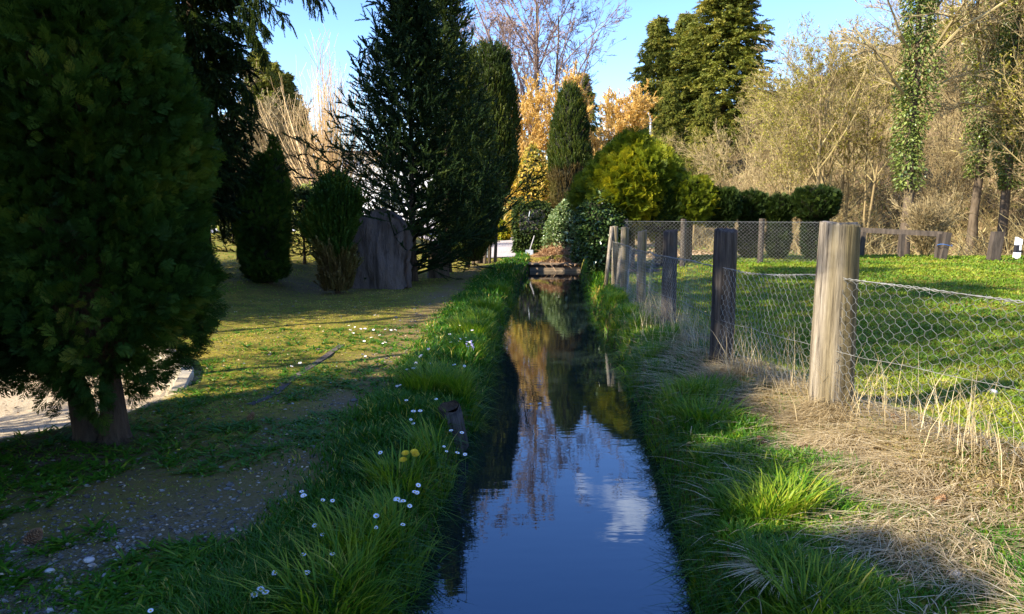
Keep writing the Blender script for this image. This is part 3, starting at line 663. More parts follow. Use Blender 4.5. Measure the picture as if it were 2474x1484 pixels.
# willow shrub with long golden stems
D_ = 26.; p_ = PD(795, 450, D_); bz = G(p_[0], D_)
rng = np.random.default_rng(44); n_ = 170
a_ = rng.uniform(0, 6.28, n_); sp = np.abs(rng.normal(0, .55, n_)); Ln = rng.uniform(3.2, 5.6, n_) * (1 - .35 * np.minimum(sp, 1))
t = np.linspace(0, 1, 7)[None]
P = np.stack([Ln[:, None] * np.sin(sp)[:, None] * np.cos(a_)[:, None] * t ** .85, Ln[:, None] * np.sin(sp)[:, None] * np.sin(a_)[:, None] * t ** .85, .5 + Ln[:, None] * (np.cos(sp)[:, None] * t * .8 + .25 * t ** 1.7)], -1)
P[:, :, :2] += rng.normal(0, .12, (n_, 1, 2)); R = .022 * np.linspace(1, .25, 7)[None] * rng.uniform(.6, 1.2, (n_, 1))
wg = tubes(P, R, 3, rng.random(n_)); Q, QL, QR = grow(P, Ln, R, 7, rng, .3, 1, .28, .3, (.25, .55), .15, 4, .05, .5, .4); wg.merge(tubes(Q, np.maximum(QR, .005), 3, rng.random(len(Q))))
o = empty('willow_shrub', (p_[0], D_, bz), 0, 'leafless willow shrub with a fan of long straw-coloured shoots', 'shrub')
obj('shoots', wg, M['willow'], o); obj('trunk', tubes(np.array([(0, 0, -.1), (0, 0, .7), (.02, 0, 1.1)]), [.28, .24, .18], 9), M['bark'], o, smooth=True)
for u_, vt_, sd, D_ in ((640, 262, 47, 30), (700, 300, 48, 31), (600, 250, 49, 33)):
    x = PD(u_, 500, D_)[0]; tg, cg, _ = bare_tree(sd, zt(vt_, D_) - G(x, D_), .06, (9, 8, 6, 4), .12, up=(.3, .2, .15, .1), stems=4, fan=.4, rmin=.009)
    tree_thing('bare_shrub', (x, D_, G(x, D_)), {640: 'leafless tan shrub left of the willow shrub, middle of three', 700: 'leafless tan shrub touching the willow shrub', 600: 'leafless tan shrub beside the huge dark spruce'}[u_], 'shrub', cg, [M['twig']], tg, M['twig'], crownname='branches')
# bare sapling
p_ = PD(562, 560, 20.); bz = G(p_[0], 20)
tg, cg, _ = bare_tree(46, zt(335, 20) - bz, .02, (12, 3), .45, (.28, .3), ((.4, .6), (.4, .6)), (.3, .2), .008)
tree_thing('sapling', (p_[0], 20, bz), 'spindly leafless sapling left of the twin-topped thuja', 'tree', cg, [M['pinktwig']], tg, M['pinktwig'], crownname='branches')

# ------------------------------------------------------------------ houses far left
M['render'] = noisemat('white_render', (.74, .74, .74), (.84, .84, .83), 3, .9, .1)
M['rooftile'] = noisemat('roof_tiles', (.05, .04, .05), (.10, .08, .09), 6, .8, .5, (1, 8, 1))
M['glass'] = newmat('window_glass')[0]; M['glass'].node_tree.nodes['Principled BSDF'].inputs['Base Color'].default_value = (.02, .03, .04, 1); M['glass'].node_tree.nodes['Principled BSDF'].inputs['Roughness'].default_value = .05
def house(loc, w_, d_, h_, rh, label, rz=0):
    o = empty('house', loc, rz, label, 'house')
    g = Geo(); g.add(*box(-w_ / 2, w_ / 2, 0, d_, -.5, h_)); 
    v = [(-w_ / 2, 0, h_), (w_ / 2, 0, h_), (-w_ / 2, d_, h_), (w_ / 2, d_, h_), (-w_ / 2, d_ / 2, h_ + rh * .93), (w_ / 2, d_ / 2, h_ + rh * .93)]
    g.add(v, None, [(0, 2, 4), (1, 5, 3)]); obj('wall', g, M['render'], o)
    g = Geo(); e_ = .45
    for s_ in (0, 1):
        y0 = -e_ if s_ == 0 else d_ + e_; sg = rh / (d_ / 2)
        z0 = h_ - e_ * sg + .03
        top = [(-w_ / 2 - e_, y0, z0), (w_ / 2 + e_, y0, z0), (w_ / 2 + e_, d_ / 2, h_ + rh + .03), (-w_ / 2 - e_, d_ / 2, h_ + rh + .03)]
        v = np.array(top + [(x, y, z + .14) for x, y, z in top]); g.add(v, [(0, 1, 2, 3), (4, 5, 6, 7), (0, 1, 5, 4), (1, 2, 6, 5), (3, 0, 4, 7)])
    obj('roof', g, M['rooftile'], o)
    for x0 in np.arange(-w_ / 2 + 3.0, w_ / 2 - 1.4, 2.6):
        for z0 in ([1.0] if h_ < 3.5 else [1.0, 3.6]):
            g = Geo()
            for bx in ((x0 - .07, x0, z0, z0 + 1.2), (x0 + 1.1, x0 + 1.17, z0, z0 + 1.2), (x0, x0 + 1.1, z0 + 1.13, z0 + 1.2), (x0, x0 + 1.1, z0, z0 + .07), (x0 + .52, x0 + .58, z0 + .07, z0 + 1.13)):
                g.add(*box(bx[0], bx[1], -.05, .05, bx[2], bx[3]))
            f_ = obj('window', g, M['render'], o); g = Geo(); g.add(*box(x0, x0 + 1.1, -.015, .0, z0, z0 + 1.2)); obj('pane', g, M['glass'], f_)
    return o
p_ = PD(790, 500, 44); house((p_[0] + 4.6, 44, G(p_[0], 44) - .3), 9, 8, 4.1, .35, 'white rendered house half hidden behind the young spruce')
p_ = PD(640, 500, 52); house((p_[0], 55, G(p_[0], 55)), 11, 8, 2.2, 2.4, 'low white house with a dark roof left of the willow shrub')
p_ = PD(1210, 500, 62); house((p_[0] - 1.0, 62, 0.8), 7, 7, 2.1, 1.6, 'small white house seen far off through the gateway')

# ------------------------------------------------------------------ standing stone, stump, gate, tools
rng = np.random.default_rng(60)
def slab(outline, y0, y1, seed, amp=.03, ridge=.0, val=.5):
    """irregular slab from an outline (x,z), thickness along y, subdivided face with ridges"""
    out = np.array(outline, float); n = len(out); c = out.mean(0); rg = np.random.default_rng(seed); L = Lump(rg, 5)
    g = Geo(); K = 14; rings = []
    def face(y, sgn):
        vs = []
        for k in range(K, -1, -1):
            f = k / K; pts = c + (out - c) * f
            rid = ridge * np.sin(pts[:, 0] * 38 + 2 * np.sin(pts[:, 1] * 2)) * (1 - f ** 4)
            yy = y + sgn * (-.04 * f ** 3) + sgn * rid + sgn * .025 * np.sin(pts[:, 0] * 9 + pts[:, 1] * 4)
            vs.append(np.stack([pts[:, 0], yy, pts[:, 1]], -1))
        return np.concatenate(vs)
    A = face(y0, -1); B = face(y1, 1)
    ix = np.arange((K + 1) * n).reshape(K + 1, n)
    q = np.stack([ix[:-1], np.roll(ix[:-1], -1, 1), np.roll(ix[1:], -1, 1), ix[1:]], -1).reshape(-1, 4)
    g.add(A, q, None, val); g.add(B, q[:, ::-1], None, val)
    off = (K + 1) * n
    side = np.array([(i, (i + 1) % n, off + (i + 1) % n, off + i) for i in range(n)])
    L2 = Lump(rg, 9)
    for arr in g.v: arr[:, 1] += .022 * L(arr.astype(float)) + .010 * L2(arr.astype(float)); arr[:, 0] += .010 * L2(arr.astype(float) + 3); arr[:, 2] += .008 * L2(arr.astype(float) - 3)
    g.q.append(side); g.qm.append(np.zeros(n, int)); return g
def smooth_outline(pts, n=60, seed=0, amp=.01):
    pts = np.array(pts, float); P = np.vstack([pts, pts[:1]]); s_ = np.concatenate([[0], np.cumsum(np.linalg.norm(np.diff(P, axis=0), axis=1))])
    t = np.linspace(0, s_[-1], n, endpoint=False); o_ = np.stack([np.interp(t, s_, P[:, i]) for i in (0, 1)], -1)
    for _ in range(2): o_ = .5 * o_ + .25 * (np.roll(o_, 1, 0) + np.roll(o_, -1, 0))
    return o_ + np.random.default_rng(seed).normal(0, amp, o_.shape)
D_ = 13.2
pts = [(845, 645), (850, 545), (866, 524), (893, 520), (915, 503), (938, 506), (952, 520), (966, 528), (980, 548), (989, 585), (986, 620), (990, 700), (930, 705), (850, 700)]
ol = []
c0 = PD(925, 655, D_); bz = G(c0[0], D_)
for u, v in pts: p = PD(u, v, D_); ol.append((p[0] - c0[0], p[2] - bz))
ol = [(x, min(z, z)) for x, z in ol]; mn = min(z for x, z in ol); ol = [(x, z - (mn + .08) if z < .1 else z - mn * 0) for x, z in ol]
M['stone'] = noisemat('purplish_slab', (.06, .042, .032), (.165, .125, .10), 4, .85, 1., (2.2, 1, .6), 10, c3=(.18, .13, .10), bdist=.15)
o = obj('standing_stone', slab(smooth_outline(ol, 60, 1, .012), -.26, .24, 3, ridge=.014), M['stone'], smooth=True, loc=(c0[0], D_, bz))
tag(o, 'purplish standing stone slab with vertical ridges, leaning beneath the young spruce', 'stone')
o.rotation_euler = (math.radians(-6), 0, math.radians(-8))
# low chopped stump
D_ = 15.2; p_ = PD(1058, 635, D_); bz = G(p_[0], D_); r_ = 24 * D_ / 1855; h_ = zt(590, D_) - bz
th = np.linspace(0, 2 * np.pi, 29)[:-1]
def stump(r_, h_, seed):
    rg = np.random.default_rng(seed); g = Geo(); k = 28; th = np.arange(k) / k * 2 * np.pi
    rad = r_ * (1 + .05 * np.sin(3 * th + 1) + .04 * np.sin(7 * th) + rg.normal(0, .015, k)); V = []
    for z, s_ in ((-.15, 1.25), (.04, 1.12), (.15, 1.03), (h_ * .6, 1.0), (h_ - .02, 1.0), (h_, .96)): V.append(np.stack([rad * s_ * np.cos(th), rad * s_ * np.sin(th), 0 * th + z + (0.015 * np.sin(2 * th) if z > h_ * .9 else 0)], -1))
    V = np.concatenate(V); ix = np.arange(6 * k).reshape(6, k); q = np.stack([ix[:-1], np.roll(ix[:-1], -1, 1), np.roll(ix[1:], -1, 1), ix[1:]], -1).reshape(-1, 4); g.add(V, q); return g, rad
gs, rad = stump(r_, h_, 5)
M['cutwood'] = noisemat('grey_cut_wood', (.20, .18, .17), (.42, .38, .35), 5, .85, .5, (1, 1, 1), 8)
o = empty('tree_stump', (p_[0], D_, bz), 0, 'low round tree stump at the path edge right of the standing stone', 'stump')
obj('bark', gs, M['bark'], o, smooth=True)
g = Geo(); V = np.concatenate([np.stack([rad * .96 * np.cos(np.arange(28) / 28 * 2 * np.pi), rad * .96 * np.sin(np.arange(28) / 28 * 2 * np.pi), np.full(28, h_ + .003)], -1), [(0, 0, h_ + .012)]]); g.add(V, None, [(28, i, (i + 1) % 28) for i in range(28)]); obj('cut_face', g, M['cutwood'], o)
# small gate, standing open
M['gatemetal'] = noisemat('green_painted_metal', (.05, .07, .06), (.14, .17, .15), 20, .5, .1)
D_ = 21.3; pa = PD(1164, 612, D_); pb = PD(1180, 612, D_ - .3); bz = 0.0
o = empty('garden_gate', (pa[0], D_, G(pa[0], D_)), 0, 'small dark green metal gate standing open at the gateway', 'gate')
g = Geo(); H_ = zt(520, D_) - 0
dv = np.array([pb[0] - pa[0], -.45, 0]);
for tt in (0, 1.): P0 = dv * tt; g.merge(tubes(np.array([P0 + [0, 0, -.05], P0 + [0, 0, H_]]), [.022, .022], 6))
for zz in (.12, H_ * .45, H_ * .97): g.merge(tubes(np.array([[0, 0, zz], dv + [0, 0, zz]]), [.014, .014], 6))
obj('gate_frame', g, M['gatemetal'], o)
g = Geo()
for tt in np.linspace(.12, .88, 5): P0 = dv * tt; g.merge(tubes(np.array([P0 + [0, 0, .12], P0 + [0, 0, H_ * .97]]), [.007, .007], 5))
obj('bars', g, M['gatemetal'], o)
g = Geo(); v, q = box(-.05, .05, -.02, .02, H_ * .62, H_ * .8); g.add(v + dv * .9, q); obj('lock_case', g, M['gatemetal'], o)
# ivy clad pillar
D_ = 23.6; p_ = PD(1285, 610, D_); hh = zt(497, D_)
g = Geo(); g.add(*box(-.38, .38, -.3, .3, -.1, hh - .12)); o = empty('gate_pillar', (p_[0], D_, G(p_[0], D_)), 0, 'square gate pillar smothered in dark ivy right of the gateway', 'pillar')
M['masonry'] = noisemat('old_masonry', (.12, .10, .09), (.28, .25, .22), 5, .9, .6); obj('post', g, M['masonry'], o)
rng = np.random.default_rng(64); N = 5200; P = rng.uniform(-1, 1, (N, 3)); ax = rng.integers(0, 3, N); sg = np.sign(P[np.arange(N), ax]); Dn = np.zeros((N, 3)); Dn[np.arange(N), ax] = sg
bot = (ax == 2) & (sg < 0); ax[bot] = 1; Dn[bot] = [0, -1, 0]; sg[bot] = -1
P[np.arange(N), ax] = sg * rng.uniform(.8, 1.12, N); L = Lump(rng, 2.5); P = P * (1 + .05 * L(P))[:, None] * np.array([.52, .40, hh / 2]) + np.array([0, 0, hh / 2])
obj('ivy', scatter(LEAF, P, Dn * .4 + np.array([0, 0, -.6]) + rng.normal(0, .5, P.shape), .085 * rng.uniform(.6, 1.3, N), rng), M['hedge'], o)
# long pole and shovel against the pillar
M['polewhite'] = noisemat('pale_pole', (.55, .62, .70), (.70, .75, .80), 9, .5, 0)
M['woodhandle'] = noisemat('grey_handle', (.25, .23, .22), (.42, .40, .38), 9, .7, 0); M['steel'] = noisemat('worn_steel', (.30, .33, .38), (.48, .52, .58), 7, .4, .1)
a_ = PD(1280, 512, 23.0); b_ = PZ(1263, 608, 0.0)
o = tag(obj('pole', cap_tube(np.array([b_, b_ * .5 + a_ * .5, a_]), np.array([.014, .014, .012]), 8), M['polewhite'], smooth=True), 'long pale blue-white pole leaning against the ivy pillar', 'pole')
a_ = PD(1291, 570, 22.7); b_ = PZ(1279, 618, 0.0); b_[2] += .12
o = empty('shovel', tuple(b_), 0, 'shovel with pale handle and grey blade leaning against the ivy pillar', 'shovel')
obj('handle', cap_tube(np.array([(0, 0, 0), tuple(a_ - b_)]), np.array([.02, .017]), 8), M['woodhandle'], o)
g = Geo(); bl = [(-.11, 0, .05), (.11, 0, .05), (.12, -.03, -.14), (.06, -.05, -.26), (0, -.05, -.28), (-.06, -.05, -.26), (-.12, -.03, -.14)]
v = np.array(bl + [(x, y + .008, z) for x, y, z in bl]); g.add(v, [(0, 1, 2, 6), (2, 3, 5, 6), (7, 8, 9, 13), (9, 10, 12, 13)] + [(i, (i + 1) % 7, 7 + (i + 1) % 7, 7 + i) for i in range(7)], [(3, 4, 5), (10, 11, 12)])
obj('blade', g, M['steel'], o)

# weir boards closing the canal and the dry heap on top
M['board'] = noisemat('weir_board', (.16, .11, .07), (.36, .27, .18), 6, .85, .5, (.3, 1, 3)); M['boarddark'] = noisemat('wet_board', (.06, .04, .03), (.13, .09, .06), 6, .7, .5, (.3, 1, 3))
xa, xb = PZ(1283, 650, ZW)[0] - .05, PZ(1402, 650, ZW)[0] + .15
o = empty('weir_boards', (xa, Y_END, ZW), 0, 'low timber weir boards closing the far end of the canal', 'weir')
wx = xb - xa
for z0, z1, yy, mm in ((-.3, -.01, .05, 'boarddark'), (.0, .10, .0, 'board'), (.105, .17, .03, 'boarddark')):
    g = Geo(); g.add(*box(0, wx, yy, yy + .08, z0, z1)); obj('board', g, M[mm], o)
g = Geo(); g.add(*box(-.1, wx + .1, -.06, .22, .175, .215)); obj('capping_plank', g, M['board'], o)
# dry heap
rng = np.random.default_rng(70); N = 5200; cx, cy = (xa + xb) / 2 + .1, Y_END + .9
u_ = rng.normal(0, .42, N); v_ = rng.normal(0, .35, N); h_ = .50 * np.exp(-(u_ / .65) ** 2 - (v_ / .55) ** 2)
p0 = np.stack([cx + u_ * 1.0, cy + v_, -.12 + h_ * rng.uniform(.7, 1.05, N)], -1); dr = rng.normal(0, 1, (N, 3)) * np.array([1, 1, .35]) + np.array([0, 0, .15])
P = p0[:, None] + nrm(dr)[:, None] * (np.linspace(0, 1, 4)[None, :, None] * rng.uniform(.12, .35, (N, 1, 1))); P[:, :, 2] -= .10 * np.linspace(0, 1, 4)[None] ** 2
gh = tubes(P, .007 * np.linspace(1, .4, 4)[None] * rng.uniform(.6, 1.4, (N, 1)), 3, rng.random(N)); gm = lathe([(-.3, .9), (-.1, .75), (.12, .5), (.30, .2), (.36, .02)], rng, 20, .1, .9)
for arr in gm.v: arr += np.array([cx, cy, -.02])
gh.merge(gm, 0); M['russet'] = leafmat('russet_dead_fern', [(0, (.22, .11, .05)), (.5, (.42, .24, .12)), (1, (.62, .42, .24))], .2, .8, .1, 3, .3)
tag(obj('dry_heap', gh, M['russet']), 'heap of russet dead fern and straw behind the weir boards', 'plant debris', kind='stuff')

# ivy bushes, holly, golden thuja
D_ = 21.6; p_ = PD(1372, 600, D_)
tree_thing('ivy_bush', (p_[0], D_, 0), 'shiny ivy bush between pillar and golden thuja, leaves coloured pale as if sunlit', 'shrub',
           leafy(71, [(.05, .50), (.5, .58), (1.0, .58), (1.35, .42), (1.6, .1)], 4200, .095, .22, 3, .4, .6, (1.05, .8)), [leafmat('sun_painted_glossy_ivy_leaf', [(0.0, (.06, .11, .03)), (.5, (.17, .24, .08)), (1, (.45, .52, .28))], .25, .2, .8, 3, .3), M['core']])  # leaf ramp paled to imitate sunlight that does not reach the bush
D_ = 20.6; p_ = PD(1408, 630, D_); bz = G(p_[0], D_)
tree_thing('ivy_clump', (p_[0], D_, bz - .1), 'ivy trailing down to the water at the right end of the weir', 'plant',
           leafy(72, [(-.05, .2), (.15, .28), (.5, .26), (.8, .1)], 900, .09, .25, 3, .4, .6, (1., .8)), [M['ivy'], M['core']])
D_ = 14.9; p_ = PD(1452, 620, D_)
tree_thing('holly_bush', (p_[0], D_, .1), 'dark glossy holly bush left of the golden thuja above the first fence posts', 'shrub',
           leafy(73, [(.02, .30), (.5, .42), (1.0, .46), (1.35, .36), (1.62, .06)], 5600, .07, .22, 3, .4, .6, (1.05, .8)), [M['ivy'], M['core']])
D_ = 16.0; p_ = PD(1525, 600, D_)
profG = [(.62, .55), (.95, .98), (1.35, 1.06), (1.75, .88), (2.1, .62), (2.35, .36), (zt(332, D_) - .2, .06)]
tree_thing('golden_thuja', (p_[0], D_, .2), 'broad cone-shaped golden thuja with yellow feathery sprays', 'tree',
           thuja_crown(74, profG, 13000, .26, .20, 2.2, .3, .8, upd=.3), [M['gold'], M['core']], two_trunks(None, [([(-.3, 0, -.2), (-.2, 0, 1)], [.09, .06]), ([(.25, .1, -.2), (.2, 0, 1)], [.08, .06]), ([(0, .1, -.2), (0, 0, 1.2)], [.1, .06])]), M['darkbark'])
# low hedge thuja masses and the mushroom-clipped row
D_ = 15.5
hedge = [(1590, 452, 520, 120, 'added dark thuja mass standing in for shade under the golden thuja', 'hedge'), (1655, 430, 500, 120, 'low golden-green thuja shoulder right of the golden thuja', 'gold'),  # first piece is a dark mass added in place of shade
         (1738, 460, 505, 70, 'dark thuja hedge piece left of the clipped thuja row', 'hedge')]
for k, (u, vt, vb, wp, lb, mt) in enumerate(hedge):
    p_ = PD(u, 600, D_); bz = G(p_[0], D_); r = wp / 2 * D_ / 1855 * 1.15; zt_ = zt(vt, D_) - bz; zb_ = zt(vb + 30, D_) - bz
    tree_thing('hedge_thuja', (p_[0], D_, bz), lb, 'tree', thuja_crown(80 + k, [(zb_ - .1, r * .5), (zb_ + .1, r), ((zt_ + zb_) / 2, r), (zt_ - .05, r * .6), (zt_, .05)], 3600, .14, .12, 3, .35, .8, ell=(1, .8)), [M[mt], M['core']],
               two_trunks(None, [([(0, 0, -.2), (0, 0, zb_ + .2)], [.07, .06]), ([(.12, .1, -.2), (.1, 0, zb_ + .2)], [.05, .04])]), M['darkbark'])
lbs = ['clipped thuja with a dark narrow foot, leftmost of the mushroom-shaped row', 'middle clipped thuja of the mushroom-shaped row, foot tapering to the grass', 'clipped thuja ending the row, rounded top just left of the thick weathered post']
for k, (u, vt, wp, cw) in enumerate(((1812, 464, 72, 44), (1880, 476, 62, 40), (1966, 452, 108, 50))):
    D_ = 15.8 - k * .15; p_ = PD(u, 605, D_); bz = G(p_[0], D_); r = wp / 2 * D_ / 1855; c_ = cw / 2 * D_ / 1855
    zt_ = zt(vt, D_) - bz; zb_ = zt(525, D_) - bz
    prof = [(.03, c_ * .35), (.12, c_ * .75), (.35, c_), (zb_ - .05, c_ * .9), (zb_ + .05, r * .95), ((zb_ + zt_) / 2, r * 1.05), (zt_ - .1, r * .8), (zt_, .05)]
    tree_thing('clipped_thuja', (p_[0], D_, bz), lbs[k], 'tree', thuja_crown(85 + k, prof, 4600, .11, .1, 4, .3, .8, ell=(1, .8)), [M['hedge'], M['core']],
               tubes(np.array([(0, 0, -.1), (0, 0, 1)]), [.06, .05], 7), M['darkbark'], group='clipped thujas in a row')

# ------------------------------------------------------------------ golden twiggy shrubs and bare trees behind
def twig_thing(name, u, D, vtop, seed, mat, label, cat='tree', H=None, group=None, r=.12, trunkmat=None, budmat=None, vbase=None, **kw):
    x = PD(u, 500, D)[0]; bz = G(x, D); h = zt(vtop, D) - bz if H is None else H
    tg, cg, bg_ = bare_tree(seed, h, r, **kw)
    return tree_thing(name, (x, D, bz), label, cat, cg, [mat], tg, trunkmat or mat, group, extra=[('buds', bg_, budmat)] if bg_ else None, crownname='branches')
twig_thing('golden_willow', 1300, 33, 262, 100, M['goldtwig'], 'golden twiggy shrub glowing behind the gateway, left of the narrow yew', 'shrub', m=(10, 8, 7, 6), crown=.08, stems=8, fan=.5, r=.05, rmin=.009, buds=1, budmat=M['goldtwig'], budsize=.07, up=(.5, .4, .3, .2))
twig_thing('golden_willow', 1440, 34, 275, 101, M['goldtwig'], 'golden twiggy shrub glowing between the narrow yew and the golden thuja', 'shrub', m=(10, 8, 7, 6), crown=.08, stems=8, fan=.5, r=.05, rmin=.009, buds=1, budmat=M['goldtwig'], budsize=.07, up=(.5, .4, .3, .2))
for k, (u, vt, vb, wp, D_, N, mt, lb) in enumerate(((1286, 350, 520, 110, 29, 3400, 'orange', 'yellow-leaved shrub above the ivy pillar'), (1225, 500, 575, 50, 36, 1200, 'laurel', 'round green garden bush seen through the gateway, right side'),
        (1195, 505, 575, 40, 34, 1000, 'ivy', 'upright dark evergreen seen through the gateway, left side'), (1215, 535, 572, 30, 33, 700, 'gold', 'small yellow-green bush seen through the gateway, in the middle'), (1215, 440, 520, 70, 44, 1600, 'orange', 'orange-leaved shrub far back in the gateway'))):
    p_ = PD(u, vb, D_); bz = G(p_[0], D_); h = zt(vt, D_) - bz; r = wp / 2 * D_ / 1855
    tree_thing('garden_shrub', (p_[0], D_, bz), lb, 'shrub', leafy(110 + k, [(.02, r * .7), (h * .3, r), (h * .75, r * .85), (h, .05)], N, .15, .2, 2, .5, .5), [M[mt], M['core']])
twig_thing('bare_tree', 1288, 47, 5, 102, M['pinktwig'], 'tall leafless tree spreading fine pinkish twigs behind the gateway', r=.26, m=(14, 8, 8, 9), crown=.33, ratio=(.66, .5, .42, .36), rmin=.008, trunkmat=M['bark'], up=(.5, .3, .2, .1), buds=1, budmat=M['pinktwig'], budsize=.09)
twig_thing('bare_tree', 1350, 48, 40, 103, M['pinktwig'], 'second leafless pinkish tree just right of the tallest one', r=.18, m=(12, 8, 8, 7), crown=.33, ratio=(.60, .5, .42, .36), rmin=.009, trunkmat=M['bark'], up=(.5, .3, .2, .1))
# far conifers
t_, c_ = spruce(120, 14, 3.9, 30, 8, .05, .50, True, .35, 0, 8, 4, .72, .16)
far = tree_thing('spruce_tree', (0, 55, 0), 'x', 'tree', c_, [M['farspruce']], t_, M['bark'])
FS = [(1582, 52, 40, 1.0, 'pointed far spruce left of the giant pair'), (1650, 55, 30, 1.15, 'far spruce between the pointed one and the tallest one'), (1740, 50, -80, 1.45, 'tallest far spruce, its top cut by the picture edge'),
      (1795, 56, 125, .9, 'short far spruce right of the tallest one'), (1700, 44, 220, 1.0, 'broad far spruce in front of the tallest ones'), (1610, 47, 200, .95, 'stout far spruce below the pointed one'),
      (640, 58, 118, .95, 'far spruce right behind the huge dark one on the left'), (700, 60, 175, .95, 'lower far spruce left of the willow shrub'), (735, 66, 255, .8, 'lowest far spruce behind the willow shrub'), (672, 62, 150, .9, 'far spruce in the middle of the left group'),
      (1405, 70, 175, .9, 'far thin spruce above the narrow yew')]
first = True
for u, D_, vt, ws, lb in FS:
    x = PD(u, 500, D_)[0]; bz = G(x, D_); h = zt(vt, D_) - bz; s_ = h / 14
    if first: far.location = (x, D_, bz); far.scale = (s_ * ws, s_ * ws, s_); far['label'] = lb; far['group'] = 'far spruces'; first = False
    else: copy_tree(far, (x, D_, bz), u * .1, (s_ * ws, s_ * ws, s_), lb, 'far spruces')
# bare woods on the right hillside: five kinds, copied
KIND = []
for k, (H_, r_, mt, kw) in enumerate(((9, .09, 'olivetwig', dict(m=(10, 7, 6, 5), crown=.3, stems=2, fan=.25, rmin=.007, buds=1, budmat='bud')),
                                      (11, .13, 'twig', dict(m=(13, 7, 6, 5), crown=.32, rmin=.007)),
                                      (6, .05, 'twig', dict(m=(8, 7, 6, 4), crown=.12, stems=5, fan=.5, rmin=.006)),
                                      (12, .15, 'olivetwig', dict(m=(13, 7, 6, 5), crown=.38, rmin=.007, buds=1, budmat='bud')))):
    bm_ = kw.pop('budmat', None); tg, cg, bg_ = bare_tree(130 + k, H_, r_, budsize=.09, **kw)
    ex = [('buds', bg_, M[bm_])] if bg_ else None
    KIND.append((H_, tree_thing('bare_tree', (0, 0, -60), 'x', 'tree', cg, [M[mt]], tg, M['twig'], None, extra=ex, crownname='branches')))
used = set()
def wood(kind, u, D_, vtop=None, H_=None, label=None, group=None, rz=0., name='bare_tree', wsc=1.):
    x = PD(u, 500, D_)[0]; bz = G(x, D_); h0, src = KIND[kind]; h = (zt(vtop, D_) - bz) if H_ is None else H_; s_ = h / h0
    sc = (s_ * wsc, s_ * wsc, s_)
    if kind not in used:
        used.add(kind); src.location = (x, D_, bz); src.rotation_euler = (0, 0, rz); src.scale = sc; src['label'] = label
        if group: src['group'] = group
        return src
    c = copy_tree(src, (x, D_, bz), rz, sc, label, group); return c
wood(0, 1905, 27, 215, None, 'gnarled leafless multi-stemmed tree above the clipped thuja row', None, .3)
wood(1, 1985, 29, 175, None, 'slim leafless tree right behind the last clipped thuja', None, 1.)
wood(2, 1800, 30, 330, None, 'wide twiggy bush behind the left end of the clipped row', None, 1.4)
wood(3, 2100, 34, 130, None, 'leafless tree with yellow-green buds behind the rail fence', None, 2.)
rng = np.random.default_rng(140)
GW = {0: ('budding leafless tree deep in the hillside wood', 'budding trees of the hillside wood'), 1: ('brown leafless tree deep in the hillside wood', 'brown trees of the hillside wood'),
      2: ('low twiggy bush on the wooded slope', 'twiggy bushes on the slope'), 3: ('tall budding tree high on the wooded slope', 'tall budding trees of the hillside wood')}
cnt = 0
for D_ in (24, 27, 31, 35, 40, 46, 53, 61, 70):
    n_ = 18
    for j in range(n_):
        x = rng.uniform(6, 42 + D_ * .3) if D_ > 30 else rng.uniform(9, 24); y = D_ + rng.uniform(-2, 2)
        s = x * .8 + y * .6 - 27.5
        if s < -1.5: continue
        u = 1237 + x / y * 1855
        if u > 2750 or u < 1560: continue
        if y < 30 and abs(u - 2190) < 80: continue
        k = int(rng.choice([0, 1, 2, 3], p=[.2, .3, .17, .33])); h0 = {0: 9, 1: 10.5, 2: 5, 3: 11.5}[k] * rng.uniform(.8, 1.15)
        if u < 1950: h0 *= .75
        gz_ = G(x, y); vmin = float(np.interp(u, [1560, 1700, 1850, 1950, 2080, 2200], [340, 310, 240, 180, 110, -200])); hmax = PD(1237, vmin, y)[2] - gz_
        if hmax < 2.2: continue
        h0 = min(h0, hmax * rng.uniform(.8, 1.))
        if y < 30 and (abs(u - 2355) < 60 or abs(u - 2425) < 55): continue
        zone = 'above the golden thuja' if u < 1780 else 'above the clipped thuja row' if u < 2050 else 'beside the ivy-clad trees' if u < 2260 else 'near the right edge'
        dep_ = 'at the foot of the slope' if y < 32 else 'halfway up the slope' if y < 46 else 'far back on the slope'
        nm_ = {0: 'forked budding leafless tree', 1: 'slim brown leafless tree', 2: 'twiggy leafless shrub', 3: 'tall budding leafless tree'}[k]
        wood(k, u, y, None, h0, nm_ + ' ' + dep_ + ', ' + zone, nm_ + 's ' + dep_ + ' ' + zone, rng.uniform(0, 6), wsc=1.1); cnt += 1
print('woods', cnt)
# ivy-clad trees
def ivy_tree(u, D_, H_, seed, label, r=.16, ivy0=.22, ivy1=.95, spread=.40, N=8500):
    x = PD(u, 500, D_)[0]; bz = G(x, D_); rg = np.random.default_rng(seed)
    tg, cg, _ = bare_tree(seed, H_, r, m=(11, 7, 6, 5), crown=.35, rmin=.008, ratio=(.45, .5, .45, .4), up=(.1, .1, .1, .1), ang=((.7, 1.2), (.4, .9), (.4, .9), (.3, .9)), wob=.16)
    o = tree_thing('ivy_clad_tree', (x, D_, bz), label, 'tree', cg, [M['twig']], tg, M['bark'], 'ivy-clad trees', crownname='branches')
    z = (ivy0 + (ivy1 - ivy0) * rg.random(N) ** .9) * H_; L = Lump(rg, 1.3); th = rg.uniform(0, 6.28, N)
    rr = (r + spread * (.5 + .5 * np.sin((z / H_ - ivy0) / (ivy1 - ivy0) * 3.0))) * rg.uniform(.35, 1.1, N) * (1 + .35 * L(np.stack([np.cos(th), np.sin(th), z], -1)))
    P = np.stack([rr * np.cos(th), rr * np.sin(th), z], -1)
    obj('ivy', scatter(LEAF, P, np.stack([np.cos(th), np.sin(th), -.8 + 0 * th], -1) + rg.normal(0, .5, P.shape), .095 * rg.uniform(.6, 1.4, N), rg), M['ivyfar'], o); return o
